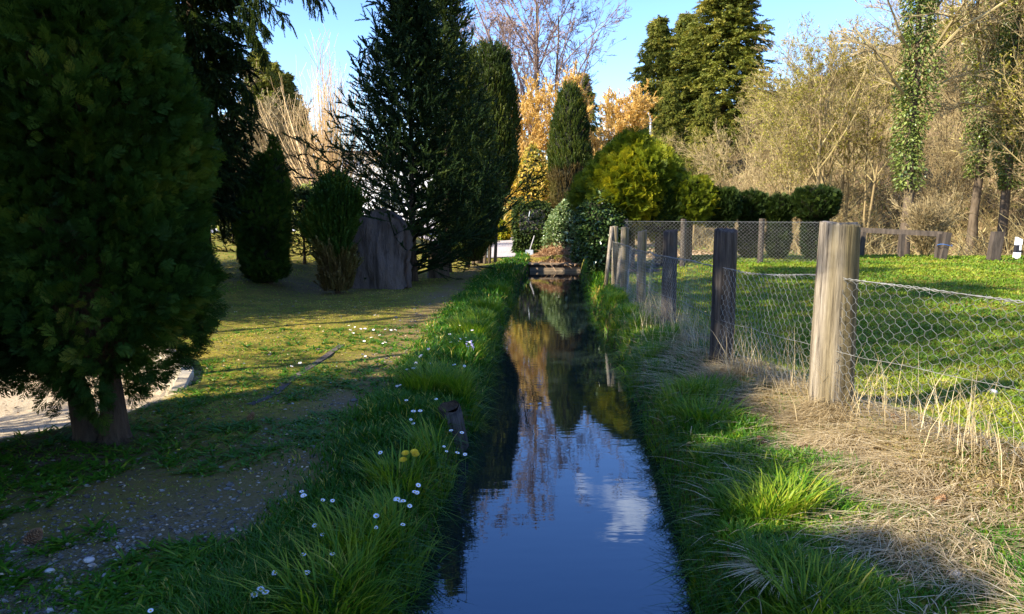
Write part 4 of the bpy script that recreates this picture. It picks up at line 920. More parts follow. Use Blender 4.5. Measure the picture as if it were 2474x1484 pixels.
M['ivyfar'] = leafmat('yellowish_ivy_leaf', [(0.0, (.05, .08, .02)), (.5, (.13, .18, .035)), (1, (.30, .34, .09))], .25, .3, .6, 1, .3)  # yellower ivy tone for the hillside trees and ground cover
ivy_tree(2188, 23, 10.5, 150, 'large ivy-clad tree rising above the rail fence')
ivy_tree(2355, 27, 12.5, 151, 'ivy-clad tree right of the largest ivy-clad one')
ivy_tree(2425, 25, 11.0, 152, 'ivy-clad tree nearest the right edge of the photo')

# undergrowth of brambles and twigs on the slope
rng = np.random.default_rng(160); N = 40000
x = rng.uniform(4, 50, N * 2); y = rng.uniform(17, 60, N * 2); s = x * .8 + y * .6 - 27.5; u = 1237 + x / y * 1855
ok = (s > -1.8) & (u < 2700) & (u > 1650) & (rng.random(N * 2) < np.clip(28 / np.hypot(x, y), 0, 1) ** 1.5); x, y = x[ok][:N], y[ok][:N]; n_ = len(x)
z = HH(x, y); a_ = rng.uniform(0, 6.28, n_); l_ = rng.uniform(.5, 3.6, n_) * (vn(x, y, .25) * 1.1 + .15); t = np.linspace(0, 1, 5)
le = rng.uniform(.15, .9, n_)
P = np.stack([x[:, None] + (l_ * np.sin(le) * np.cos(a_))[:, None] * t ** 1.3, y[:, None] + (l_ * np.sin(le) * np.sin(a_))[:, None] * t ** 1.3, z[:, None] + (l_ * np.cos(le))[:, None] * (t - .35 * t ** 2)], -1)
ug = tubes(P, .010 * np.linspace(1, .35, 5)[None] * rng.uniform(.5, 1.6, (n_, 1)), 3, rng.random(n_))
tag(obj('undergrowth', ug, M['olivetwig']), 'brambles and thin brush covering the wooded slope', 'undergrowth', kind='stuff')
# green ground cover on the slope
N = 6000; x = rng.uniform(4, 34, N * 3); y = rng.uniform(16, 36, N * 3); s = x * .8 + y * .6 - 27.5
ok = (s > -8) & (s < 7) & (vn(x, y, .8) > .5) & (x / y < .8); x, y = x[ok][:N], y[ok][:N]; P = np.stack([x, y, HH(x, y) + rng.uniform(0, .12, len(x))], -1)
gc = scatter(LEAF, P, rng.normal(0, 1, P.shape) + np.array([0, 0, .6]), rng.uniform(.05, .12, len(x)), rng)
tag(obj('ground_ivy', gc, M['ivyfar']), 'patchy ground ivy over the leaf litter of the slope', 'ground cover', kind='stuff')
N = 22000; x = rng.uniform(4, 34, N * 3); y = rng.uniform(16, 36, N * 3); s = x * .8 + y * .6 - 27.5
ok = (s > -7) & (s < 8) & (x / y < .85); x, y = x[ok][:N], y[ok][:N]; P = np.stack([x, y, HH(x, y) + .015], -1)
gc = scatter(LEAF, P, rng.normal(0, 1, P.shape) * np.array([1, 1, .25]), rng.uniform(.05, .12, len(x)), rng)
M['deadleaf'] = leafmat('dead_leaf', [(0, (.20, .12, .06)), (.5, (.48, .34, .19)), (1, (.72, .56, .36))], .1, .7, .2, 3, .2)
tag(obj('leaf_litter', gc, M['deadleaf']), 'fallen brown leaves scattered over the slope', 'leaf litter', kind='stuff')
# forsythia-like bare bush at the rail fence
D_ = 17.6; x = PD(2235, 600, D_)[0]; bz = G(x, D_)
tg, cg, _ = bare_tree(165, 1.35, .02, m=(9, 6, 4), crown=.05, stems=26, fan=.62, rmin=.004, ratio=(.5, .5, .4), up=(.3, .2, .1), wob=.06)
for arr in cg.v: pass
tree_thing('bare_bush', (x, D_, bz), 'vase-shaped leafless bush behind the right end of the rail fence', 'shrub', cg, [M['twig']], tg, M['twig'], crownname='branches')
# street lamp far back among the trees
D_ = 46; p_ = PD(1552, 270, D_); bz = G(p_[0], D_)
o = empty('street_lamp', (p_[0], D_, bz), 0, 'street lamp with a white head half hidden in the trees', 'street lamp')
M['lampwhite'] = noisemat('white_lamp_housing', (.75, .77, .78), (.85, .86, .86), 4, .4, 0)
obj('pole', tubes(np.array([(.5, 0, -.2), (.5, 0, p_[2] - bz - .4), (.3, 0, p_[2] - bz), (.1, 0, p_[2] - bz)]), [.07, .06, .04, .03], 8), M['steel'], o)
g = Geo(); lw = lathe([(-.42, .02), (-.3, .13), (0, .17), (.3, .14), (.42, .02)], np.random.default_rng(1), 12, 0, 1.)
for arr in lw.v: arr[:] = np.stack([arr[:, 2] - .2, arr[:, 1], arr[:, 0] * .5 + (p_[2] - bz)], -1)
obj('lamp_head', lw, M['lampwhite'], o, smooth=True)

# ------------------------------------------------------------------ fences
m, n, b, out = newmat('weathered_post_wood')
tcn = n.nodes.new('ShaderNodeTexCoord'); mpn = n.nodes.new('ShaderNodeMapping'); mpn.inputs['Scale'].default_value = (1, 1, .045)
no = n.nodes.new('ShaderNodeTexNoise'); no.inputs['Scale'].default_value = 52; no.inputs['Detail'].default_value = 8; no.inputs['Roughness'].default_value = .7
n.links.new(tcn.outputs['Object'], mpn.inputs['Vector']); n.links.new(mpn.outputs[0], no.inputs['Vector'])
r1 = ramp(n, [(.33, (.05, .04, .03)), (.41, (.18, .15, .115)), (.55, (.33, .28, .215)), (.72, (.46, .41, .35))]); n.links.new(no.outputs['Fac'], r1.inputs['Fac'])
no2 = n.nodes.new('ShaderNodeTexNoise'); no2.inputs['Scale'].default_value = 5; n.links.new(mpn.outputs[0], no2.inputs['Vector'])
r2 = ramp(n, [(.4, (1, 1, 1)), (.62, (.55, .50, .30))]); n.links.new(no2.outputs['Fac'], r2.inputs['Fac'])
mu = n.nodes.new('ShaderNodeMixRGB'); mu.blend_type = 'MULTIPLY'; mu.inputs['Fac'].default_value = 1; n.links.new(r1.outputs[0], mu.inputs['Color1']); n.links.new(r2.outputs[0], mu.inputs['Color2'])
n.links.new(mu.outputs[0], b.inputs['Base Color']); b.inputs['Roughness'].default_value = .85; b.inputs['Specular IOR Level'].default_value = .2
bp = n.nodes.new('ShaderNodeBump'); bp.inputs['Strength'].default_value = .9; bp.inputs['Distance'].default_value = .02; n.links.new(no.outputs['Fac'], bp.inputs['Height']); n.links.new(bp.outputs[0], b.inputs['Normal'])
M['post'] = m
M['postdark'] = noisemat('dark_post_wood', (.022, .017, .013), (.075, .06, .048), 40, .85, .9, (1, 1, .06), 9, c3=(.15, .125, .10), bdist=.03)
def wood_post(r, h, seed, bot=1.12, sides=40, lean=(0, 0)):
    rg = np.random.default_rng(seed); th = np.arange(sides) / sides * 2 * np.pi
    cr = np.zeros(sides)
    for _ in range(8): cr[rg.integers(0, sides)] = rg.uniform(.05, .17)
    zs = np.concatenate([[-.25, 0], np.linspace(.05, h - .02, 14), [h - .006, h]]); V = []
    L = Lump(rg, 5)
    for i, z in enumerate(zs):
        f = bot + (1 - bot) * np.clip(z / h, 0, 1); s_ = f * (.97 if i == len(zs) - 1 else 1)
        rad = r * s_ * (1 + .03 * np.sin(2 * th + seed) + .02 * np.sin(5 * th + seed) + .02 * L(np.stack([np.cos(th), np.sin(th), 0 * th + z], -1)) - cr * (.4 + .6 * ss(z, h * .3, h)))
        V.append(np.stack([rad * np.cos(th) + lean[0] * z, rad * np.sin(th) + lean[1] * z, 0 * th + z + (.010 * np.sin(th + seed) + .006 * rg.normal(0, 1, sides) if i >= len(zs) - 2 else 0)], -1))
    k = len(zs); V = np.concatenate(V); ix = np.arange(k * sides).reshape(k, sides)
    q = np.stack([ix[:-1], np.roll(ix[:-1], -1, 1), np.roll(ix[1:], -1, 1), ix[1:]], -1).reshape(-1, 4)
    g = Geo(); g.add(V, q); g.add([(lean[0] * h, lean[1] * h, h + .004)]); c_ = g.n - 1
    tr = [(c_, (k - 1) * sides + j, (k - 1) * sides + (j + 1) % sides) for j in range(sides)]; g.t.append(np.array(tr)); g.tm.append(np.zeros(sides, int)); return g
fo = empty('wire_fence', (FENCE[2, 0], FENCE[2, 1], 0), 0, 'sagging wire netting fence on thick round posts along the canal bank', 'fence')
def rel(g, o=fo):
    off = np.array(o.location)
    for arr in g.v: arr -= off.astype(np.float32)
    return g
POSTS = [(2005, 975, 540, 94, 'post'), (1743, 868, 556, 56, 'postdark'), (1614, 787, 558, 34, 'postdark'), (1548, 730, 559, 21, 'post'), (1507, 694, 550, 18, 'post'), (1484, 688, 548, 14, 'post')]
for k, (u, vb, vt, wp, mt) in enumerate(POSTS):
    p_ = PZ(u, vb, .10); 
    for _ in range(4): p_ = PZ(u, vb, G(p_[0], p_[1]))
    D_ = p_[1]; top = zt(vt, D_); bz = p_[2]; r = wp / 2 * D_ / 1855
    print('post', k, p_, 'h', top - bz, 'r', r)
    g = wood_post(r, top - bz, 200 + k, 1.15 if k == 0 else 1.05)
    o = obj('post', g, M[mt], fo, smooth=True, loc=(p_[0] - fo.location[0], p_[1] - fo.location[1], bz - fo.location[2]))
    if k == 0: o['label'] = 'thick cracked pale grey post, nearest of the fence'
    if k == 0: NEAR = p_
g = wood_post(.10, 1.15, 210, 1.05); obj('post', g, M['post'], fo, smooth=True, loc=(3.15 - fo.location[0], .8 - fo.location[1], G(3.15, .8)))
# slanting brace posts at the far end
for (u0, v0, u1, v1) in ((1462, 690, 1478, 548), (1490, 690, 1500, 600)):
    a_ = PZ(u0, v0, .08); b_ = PD(u1, v1, a_[1] + .2); a_[2] -= .1
    obj('brace', rel(cap_tube(np.array([a_, b_]), [.035, .03], 8)), M['post'], fo, smooth=True)
# netting follows the posts (camera/canal side)
path = FENCE.copy(); path[:, 0] -= .0
seg = np.linalg.norm(np.diff(path, axis=0), axis=1); cs = np.concatenate([[0], np.cumsum(seg)])
postr = np.array([.1, 0, .125, .10, .08, .06, .06, .05])
def fpt(s_, h_):
    x = np.interp(s_, cs, path[:, 0]); y = np.interp(s_, cs, path[:, 1])
    out = np.interp(s_, cs, [.1, .02, .135, .1, .085, .07, .06, .05]); dmin = np.min(np.abs(s_[..., None] - cs[[0, 2, 3, 4, 5, 6, 7]]), -1)
    out = np.where(dmin < .25, out, .03 + 0 * out) * 1.0
    out = np.interp(dmin, [0, .5, 1.0], [1, .9, .5]) * np.interp(s_, cs, [.12, .12, .16, .115, .10, .085, .075, .06]) + .0
    x = x - out
    sag = .03 * np.sin(s_ * 5.1) * 0 + .05 * (vn(s_, s_ * 0, .9) - .5) + .035 * (vn(s_, h_ * 2, 1.4) - .5)
    gz = HH(x, y); zt_ = np.interp(s_, cs, [.95, .93, .955, .90, .86, .80, .80, .80]) - .035 * np.sin(np.clip((s_ - cs[2]) / (cs[3] - cs[2]), 0, 1) * np.pi) + .02 * (vn(s_, 0 * s_, 2.) - .5)
    z = gz - .02 + (zt_ - gz + .02) * h_
    return np.stack([x + sag * (1 - .6 * h_) - .04 * (1 - h_), y, z], -1)
M['wire'] = noisemat('galvanised_wire', (.16, .155, .14), (.34, .34, .31), 9, .5, 0, spec=.5); M['wire'].node_tree.nodes['Principled BSDF'].inputs['Metallic'].default_value = .35
pitch = .034; nw = int(cs[-1] / pitch); rows = 10; g = Geo()
hs = np.linspace(0, 1, rows * 4 + 1); s0 = (np.arange(nw) + .5) * pitch
ph = (np.arange(rows * 4 + 1) % 4)
zig = np.interp(ph, [0, 1, 2, 3], [-1, -1, 1, 1]) * .5
zz0 = np.where(ph < 2, -.5, .5)
zz = np.zeros((nw, len(hs)))
base_s = s0[:, None] + np.where(np.arange(nw)[:, None] % 2 == 0, zz0[None], -zz0[None]) * pitch * .93
rg = np.random.default_rng(3); warp = .022 * (vn(s0[:, None] + 0 * hs[None], hs[None] * 3 + 0 * s0[:, None], 1.5) - .5) * 2
S_ = base_s + warp + .03 * np.sin(s0 * 2.)[:, None] * (hs[None] - .5); Hs = np.repeat(hs[None], nw, 0) + rg.normal(0, .0035, S_.shape)
S_ = S_ + rg.normal(0, .0018, S_.shape)
P = fpt(S_, np.clip(Hs, 0, 1)); g = tubes(P, np.full(P.shape[:2], .00125), 3, .5)
P_net = P
obj('wire_netting', rel(g), M['wire'], fo)
sw = np.linspace(0.02, cs[-1] - .02, 260); g = Geo()
for k_, h_, r_ in ((0, 1.0, .0028), (1, 1.0, .0028), (2, .48, .0016)):
    P = fpt(sw, np.full_like(sw, h_)); 
    if k_ < 2: P = P + .006 * np.stack([np.cos(sw * 60 + k_ * 3.14), 0 * sw, np.sin(sw * 60 + k_ * 3.14)], -1) + np.array([0, 0, .004])
    g.merge(tubes(P, np.full(len(sw), r_), 4))
bs = np.arange(.1, cs[-1], .10); P = fpt(bs, np.ones_like(bs)); rg = np.random.default_rng(5)
for k_ in range(2):
    d = nrm(rg.normal(0, 1, P.shape)) * .018; g.merge(tubes(np.stack([P - d, P + d], 1), np.full((len(bs), 2), .0012), 3))
obj('top_wire', rel(g), M['wire'], fo)

# chain-link fence behind the lawn, on posts, in front of the thuja row
D_ = 14.7; xa, xb = PD(1508, 600, D_)[0], PD(1975, 600, D_)[0]
cf = empty('chain_link_fence', (xa, D_, G(xa, D_)), 0, 'chain-link fence in front of the clipped thuja row', 'fence')
hh = zt(535, D_); g = Geo(); n_ = 62; wdt = xb - xa; zz = np.linspace(0, 1, 3)
for sgn in (-1, 1):
    s0 = np.linspace(-.9, wdt + .0, n_); 
    zb_ = G((xa + xb) / 2, D_)
    def at_(t): return np.stack([xa + (s0 + .9 * t if sgn > 0 else s0 + .9 * (1 - t)), 0 * s0 + D_ + sgn * .003, zb_ + (hh - zb_) * t], -1)
    if sgn > 0: t0_, t1_ = np.clip(-s0 / .9, 0, 1), np.clip((wdt - s0) / .9, 0, 1)
    else: t0_, t1_ = np.clip(1 - (wdt - s0) / .9, 0, 1), np.clip(1 + s0 / .9, 0, 1)
    a_, b_ = at_(t0_), at_(t1_)
    g.merge(tubes(np.stack([a_, b_], 1), np.full((n_, 2), .0015), 3))
for z_ in (hh,): g.merge(tubes(np.array([(xa, D_, z_), (xb, D_, z_ - .02)]), [.004, .004], 4))
obj('netting', rel(g, cf), M['wire'], cf)
M['railwood'] = noisemat('brown_rail_wood', (.032, .025, .020), (.10, .078, .06), 18, .8, .4, (1, 1, .2), 6)
for u in (1510, 1650, 1838):
    p_ = PD(u, 600, D_ + .06); g = wood_post(.055, zt(530, D_) - G(p_[0], D_), int(u), 1.03, 16); obj('post', g, M['railwood' if u > 1700 else 'postdark'], cf, smooth=True, loc=(p_[0] - cf.location[0], .07, G(p_[0], D_) - cf.location[2]))
g = Geo(); g.add(*box(xa, xa + 1.1, D_ - .12, D_ - .04, G(xa + .5, D_) + .02, G(xa + .5, D_) + .07)); tag(obj('plank', g, M['railwood']), 'dark plank lying along the foot of the chain-link fence', 'plank')
# brown rail fence
D1, D2 = 16.8, 15.6
rf = empty('rail_fence', (PD(2050, 600, D1)[0], D1, 0), 0, 'brown wooden rail fence at the top edge of the lawn', 'fence')
a_ = PD(2040, 554, D1 + .1); b_ = PD(2278, 566, D2 + .1)
def beam(a_, b_, w_, h_):
    a_, b_ = np.array(a_), np.array(b_); d = nrm(b_ - a_); s_ = nrm(np.cross(d, [0, 0, 1])) * w_ / 2; u_ = np.cross(s_ / (w_ / 2), d) * h_ / 2
    v = np.array([p + i * s_ + j * u_ for p in (a_, b_) for i in (-1, 1) for j in (-1, 1)]); g = Geo(); g.add(v, [(0, 1, 3, 2), (4, 6, 7, 5), (0, 4, 5, 1), (2, 3, 7, 6), (0, 2, 6, 4), (1, 5, 7, 3)]); return g
obj('rail', rel(beam(a_, b_, .06, .105), rf), M['railwood'], rf)
for u, vt, tl, w_ in ((2086, 560, 0, .08), (2180, 566, -.02, .08), (2272, 566, 0, .10), (2290, 562, .06, .11)):
    t_ = (u - 2040) / 238.; D_ = D1 + (D2 - D1) * t_ - .02; p_ = PD(u - 4, 625, D_); top = PD(u, vt, D_); bz = G(p_[0], D_) - .1
    g = beam((top[0] - tl * (1) - .03, D_, bz), (top[0], D_, top[2] - (.0 if u > 2285 else .0)), .11, w_)
    obj('post', rel(g, rf), M['railwood'], rf)
M['bluerope'] = noisemat('blue_rope', (.02, .10, .35), (.04, .18, .5), 20, .6, 0)
p_ = PD(2282, 592, D2 - .1); g = Geo()
th = np.linspace(0, 6.28, 24); P = np.stack([p_[0] + .14 * np.cos(th), p_[1] + .12 * np.sin(th), p_[2] + .02 * np.sin(2 * th)], -1); g.merge(tubes(P, np.full(24, .006), 5))
tag(obj('rope', g, M['bluerope'], smooth=True), 'blue rope tied round the end posts of the rail fence', 'rope')
# single brown post, reflector post
D_ = 15.2; p_ = PD(2400, 640, D_); t_ = PD(2407, 560, D_); bz = G(p_[0], D_) - .1
g = Geo(); bx, q = box(-.10, .10, -.07, .07, 0, t_[2] - bz); bx[:, 0] += bx[:, 2] * .10; g.add(bx, q)
tag(obj('wooden_post', g, M['railwood'], loc=(p_[0] - .03, D_, bz)), 'single squared brown post between rail fence and road marker', 'post')
D_ = 15.8; p_ = PD(2453, 640, D_); t_ = PD(2458, 573, D_); bz = G(p_[0], D_) - .1; h_ = t_[2] - bz
o = empty('road_marker', (p_[0], D_, bz), 0, 'white road marker post with a black band at the lawn edge', 'marker post')
def marker(z0, z1, s=1., slant=0):
    bx, q = box(-.055 * s, .055 * s, -.04 * s, .04 * s, z0, z1); bx[:, 0] += bx[:, 2] * .06
    top = bx[:, 2] > z1 - .001
    if slant: bx[top & (bx[:, 0] > z1 * .06), 2] -= slant
    g = Geo(); g.add(bx, q); return g
M['plasticwhite'] = noisemat('white_plastic', (.72, .74, .78), (.82, .84, .86), 12, .5, 0); M['plasticblack'] = noisemat('black_plastic', (.015, .015, .02), (.03, .03, .035), 12, .5, 0)
obj('shaft', marker(0, h_, 1., .05), M['plasticwhite'], o); obj('black_band', marker(h_ * .42, h_ * .70, 1.04), M['plasticblack'], o)
g = Geo(); z0 = h_ * .5; bx, q = box(.01, .045, -.052, -.0425, z0, z0 + .10); bx[:, 0] += z0 * .06; g.add(bx, q); obj('reflector', g, M['plasticwhite'], o)

# ------------------------------------------------------------------ curved concrete wall and kerbs
M['concrete'] = noisemat('stained_concrete', (.38, .31, .21), (.62, .54, .40), 3, .85, .4, (1, 1, .4), 8)
cx, cy, R0 = -4.22, 5.55, 1.62
th = np.radians(np.linspace(4, 120, 34)); R0 = R0 + .012 * np.sin(th * 7) + .006 * np.sin(th * 19); wv = []
for rr, zt_ in ((R0 - .02, 0), (R0 + .13, 0)):
    pass
pi = np.stack([cx + R0 * np.cos(th), cy + R0 * np.sin(th)], -1); po = np.stack([cx + (R0 + .10) * np.cos(th), cy + (R0 + .10) * np.sin(th)], -1)
ztop = .03 + .10 * ss(th, 0, 1.2) + .008 * np.sin(th * 11) - .05 * (1 - ss(th, 0.05, .25))
V = np.concatenate([np.column_stack([pi, np.full(34, -.5)]), np.column_stack([pi, ztop - .015]), np.column_stack([pi * .9 + po * .1, ztop]), np.column_stack([po * .9 + pi * .1, ztop]), np.column_stack([po, ztop - .015]), np.column_stack([po, np.full(34, -.5)])])
q = [(a * 34 + i, a * 34 + i + 1, (a + 1) * 34 + i + 1, (a + 1) * 34 + i) for a in range(5) for i in range(33)]; q += [(0, 34, 68, 102), (0, 102, 136, 170), (33, 67, 101, 135), (33, 135, 169, 203)]
g = Geo(); g.add(V, q); tag(obj('curved_wall', g, M['concrete'], smooth=False), 'low curved concrete wall glowing in the sun behind the thuja trunks', 'wall')
# sunken timber edging running through the grass
M['edging'] = noisemat('dark_edging', (.05, .04, .035), (.15, .12, .10), 12, .9, .5)
pts = [PZ(u, v, .01) for u, v in ((825, 832), (780, 862), (735, 890), (700, 915), (660, 950), (600, 975))]; P = np.array(pts); P[:, 2] = HH(P[:, 0], P[:, 1]) - .021
g = Geo(); 
for i in range(len(P) - 1): g.merge(beam(P[i], P[i] + (P[i + 1] - P[i]) * .97, .06, .05))
tag(obj('edging', g, M['edging']), 'dark sunken edging board running slantwise through the grass', 'edging')
# broken boundary stump in the left bank
p_ = PZ(1090, 1005, -.02); gs, rad = stump(.075, .17, 9)
o = empty('rotten_stump', (p_[0], p_[1], G(p_[0], p_[1]) - .03), 0, 'small rotten post stump in the grass of the left bank', 'stump'); o.rotation_euler = (math.radians(14), math.radians(-6), 0)
obj('shell', gs, M['postdark'], o, smooth=True); g = Geo(); V = np.concatenate([np.stack([rad * .9 * np.cos(np.arange(28) / 28 * 2 * np.pi), rad * .9 * np.sin(np.arange(28) / 28 * 2 * np.pi), np.full(28, .172)], -1), [(0, 0, .16)]]); g.add(V, None, [(28, i, (i + 1) % 28) for i in range(28)]); obj('broken_top', g, M['innerbrown'], o)

# ------------------------------------------------------------------ grass
def blades(x, y, h, wd, lean, val, rng, droop=.35, z=None, az=None, seg=3):
    n_ = len(x); az = rng.uniform(0, 2 * np.pi, n_) if az is None else az; z = HH(x, y) if z is None else z
    d = np.stack([np.cos(az), np.sin(az), 0 * az], -1); s_ = np.stack([-np.sin(az), np.cos(az), 0 * az], -1)
    # a little twist so blades show their face
    tw = rng.uniform(-1, 1, n_)[:, None]; s_ = nrm(s_ + d * tw)
    base = np.stack([x, y, z - .01], -1); V = []
    for t in np.linspace(0, 1, seg + 1):
        c = base + np.array([0, 0, 1.]) * (h * (t - droop * t * t))[:, None] + d * (h * lean * t ** 1.7)[:, None]
        if t < 1: ww = (wd * (1 - t ** 1.6) * .5 + wd * .08)[:, None]; V += [c - s_ * ww, c + s_ * ww]
        else: V.append(c)
    V = np.stack(V, 1); m_ = V.shape[1]; off = np.arange(n_) * m_
    qs = [np.stack([off + 2 * i, off + 2 * i + 1, off + 2 * i + 3, off + 2 * i + 2], -1) for i in range(seg - 1)]
    tr = np.stack([off + 2 * seg - 2, off + 2 * seg - 1, off + 2 * seg], -1)
    g = Geo(); g.add(V, np.concatenate(qs), tr, np.repeat(val, m_)); return g
def polar(rng, N, d0=1.7, d1=26, a0=-44, a1=44):
    ld = np.exp(rng.uniform(np.log(d0), np.log(d1), N)); th = np.radians(rng.uniform(a0, a1, N)); return ld * np.sin(th), ld * np.cos(th), ld
rng = np.random.default_rng(300)
N = 620000; x, y, d = polar(rng, N)
pth, grv, soi, dp, stw, lit = masks(x, y); dL = xL(y) - x; dR = x - xR(y)
inl = (dL > .03) & (y < Y_END + 9); inr = (dR > .05) & (y < 19.5)
lush = np.exp(-(dL / .42) ** 2) + .9 * np.exp(-((dL - .1) / .22) ** 2) * (vn(x, y, 1.5) > .45)
bank = inl & (dL < 1.0)
# left
keepL = inl & (rng.random(N) < np.clip(1 - .80 * pth - .70 * grv - .95 * soi - 1.0 * dp, .0, 1) * (.50 + .50 * ss(dL, 1.2, .6) + .2 * ss(y, 5, 8)))
kx, ky, kd = x[keepL], y[keepL], d[keepL]; kl = dL[keepL]
tuft = ss(vn(kx, ky, 2.3), .45, .8)
drv = (kx > -1.0) & (kx < .1) & (ky > 21)
kx, ky, kd, kl, tuft = [a[~drv] for a in (kx, ky, kd, kl, tuft)]
h = (.024 + .055 * ss(kl, 1.0, .5) + .075 * tuft * ss(kl, 1.1, .4)) * rng.uniform(.6, 1.35, len(kx)) * (1 + .012 * kd)
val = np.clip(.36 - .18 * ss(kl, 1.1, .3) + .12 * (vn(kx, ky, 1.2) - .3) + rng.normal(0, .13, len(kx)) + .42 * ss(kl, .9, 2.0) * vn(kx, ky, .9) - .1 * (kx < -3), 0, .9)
val = np.where(rng.random(len(kx)) < .06, 1., val)
wd = .0034 + .0011 * kd
far_ = kl > .95 + .5 * (vn(kx, ky, 1.6) - .5)
wv_ = wd * rng.uniform(.7, 1.3, len(kx)); lv_ = rng.uniform(.1, .8, len(kx))
gf_ = blades(kx[far_], ky[far_], h[far_] * .9, wv_[far_], lv_[far_] * 1.3, np.clip(val[far_] + .12 + .35 * (vn(kx[far_], ky[far_], 2.4) - .5), 0, 1), rng)  # sun patches put into the blade colour, paler and yellower
tag(obj('lawn_grass', gf_, M['lawn']), 'short mossy grass between path and thujas, yellowed to imitate sun patches', 'grass', kind='stuff')
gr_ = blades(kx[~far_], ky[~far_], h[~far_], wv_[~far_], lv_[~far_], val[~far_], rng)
# tall tufts on the left bank (sunlit look put into a lighter blade colour)
def tufts(lst, rng, g, hh=(.16, .30), nb=260, v0=.6, rad=.15):
    for (u, v, z0, sc) in lst:
        p = PZ(u, v, z0); n_ = int(nb * sc); a_ = rng.uniform(0, 6.28, n_); r_ = rad * sc * np.sqrt(rng.random(n_)); tx_, ty_ = p[0] + r_ * np.cos(a_), p[1] + r_ * np.sin(a_)
        g.merge(blades(tx_, ty_, rng.uniform(*hh, n_), np.full(n_, .0075), rng.uniform(.2, 1.0, n_), np.clip(rng.normal(v0, .12, n_), 0, 1), rng, .3, az=a_ + rng.normal(0, .5, n_)))
tufts([(1080, 925, 0, 1.5), (1120, 935, 0, 1.3), (1030, 935, 0, 1.2), (1150, 800, 0, 1.8), (1175, 775, 0, 1.6), (1135, 850, 0, 1.4), (1190, 740, 0, 1.6), (1215, 700, 0, 1.5), (960, 1160, 0, .9), (1120, 1010, -.02, 1.), (1060, 1080, 0, 1.),
       (950, 1300, 0, 1.), (880, 1420, 0, 1.), (1000, 1250, 0, 1.), (850, 1330, 0, .8), (780, 1470, 0, 1.)], rng, gr_)
tufts([(1640, 985, .05, 1.3), (1700, 1010, .1, 1.1), (1600, 840, .05, 1.2), (1560, 880, 0, 1.2), (1900, 1230, .1, .8), (1960, 1480, .1, 1.), (1850, 1240, .1, .7), (1540, 800, .02, 1.3), (1500, 770, .02, 1.2), (1480, 740, 0, 1.3), (1700, 950, .1, 1.2)], rng, gr_, (.12, .24))
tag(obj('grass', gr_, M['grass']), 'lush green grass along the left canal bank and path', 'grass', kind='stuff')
# right bank, green part
fx = fence_x(y); side = x < fx + .15
kr = inr & side & (rng.random(N) < np.clip(1 - .68 * stw, 0, 1) * (.6 + .4 * (dR < .7)))
kx, ky, kd, kl = x[kr], y[kr], d[kr], dR[kr]
h = (.035 + .045 * ss(kl, .6, .15) + .06 * ss(vn(kx, ky, 2.7), .5, .8)) * rng.uniform(.6, 1.35, len(kx)) * (1 + .012 * kd)
val = np.clip(.42 + .35 * (vn(kx, ky, 1.6) - .45) + rng.normal(0, .16, len(kx)), 0, 1)
g2 = blades(kx, ky, h, (.0034 + .0011 * kd) * rng.uniform(.7, 1.3, len(kx)), rng.uniform(.1, .9, len(kx)), val, rng)
tag(obj('bank_grass', g2, M['grass']), 'rough green grass on the right canal bank', 'grass', kind='stuff')
# lawn
kr = inr & ~side & (y + .12 * x < 19.5); kx, ky, kd = x[kr], y[kr], d[kr]
dry = ss(-(ky - 4.9) , -.9, .2) * ss(vn(kx, ky, 2.0), .3, .6)
h = .045 * rng.uniform(.5, 1.4, len(kx)) * (1 + .02 * kd); val = np.clip(.42 + .5 * (vn(kx, ky, 1.7) - .5) + .3 * (vn(kx, ky, 5) - .5) + rng.normal(0, .13, len(kx)) + .4 * dry, 0, 1)
g3 = blades(kx, ky, h, (.0034 + .0012 * kd) * rng.uniform(.7, 1.3, len(kx)), rng.uniform(.2, 1.1, len(kx)), val, rng)
tag(obj('lawn_grass', g3, M['lawn']), 'short yellow-green grass of the lawn behind the wire fence', 'grass', kind='stuff')
# straw on the right bank
N = 62000; x, y, d = polar(rng, N, 1.9, 11, 8, 44); _, _, _, _, stw, _ = masks(x, y); dR = x - xR(y)
ks = (dR > .12) & (rng.random(N) < stw * .95 + .05 * (x < fence_x(y) + .4)); kx, ky, kd = x[ks], y[ks], d[ks]
flow = 3.6 + 1.6 * (vn(kx, ky, .8) - .5) * 2 + rng.normal(0, .45, len(kx))
L_ = rng.uniform(.10, .30, len(kx))
g4 = blades(kx, ky, L_ * .55, (.0034 + .0008 * kd), rng.uniform(1.0, 2.2, len(kx)), np.clip(rng.normal(.5, .2, len(kx)), 0, 1), rng, .6, az=flow)
# standing stalks near the fence
n_ = 900; ky = rng.uniform(2.4, 9, n_); kx = fence_x(ky) + rng.normal(-.08, .14, n_); g4.merge(blades(kx, ky, rng.uniform(.15, .55, n_), np.full(n_, .0035), rng.uniform(.1, .7, n_), np.clip(rng.normal(.55, .2, n_), 0, 1), rng, .2))
n_ = 60; kx = rng.uniform(1.2, 2.4, n_); ky = rng.uniform(2.3, 4.0, n_)
g4.merge(blades(kx, ky, np.full(n_, .10), np.full(n_, .005), rng.uniform(3, 6, n_), np.clip(rng.normal(.8, .1, n_), 0, 1), rng, .5, az=rng.normal(2.9, .35, n_)))
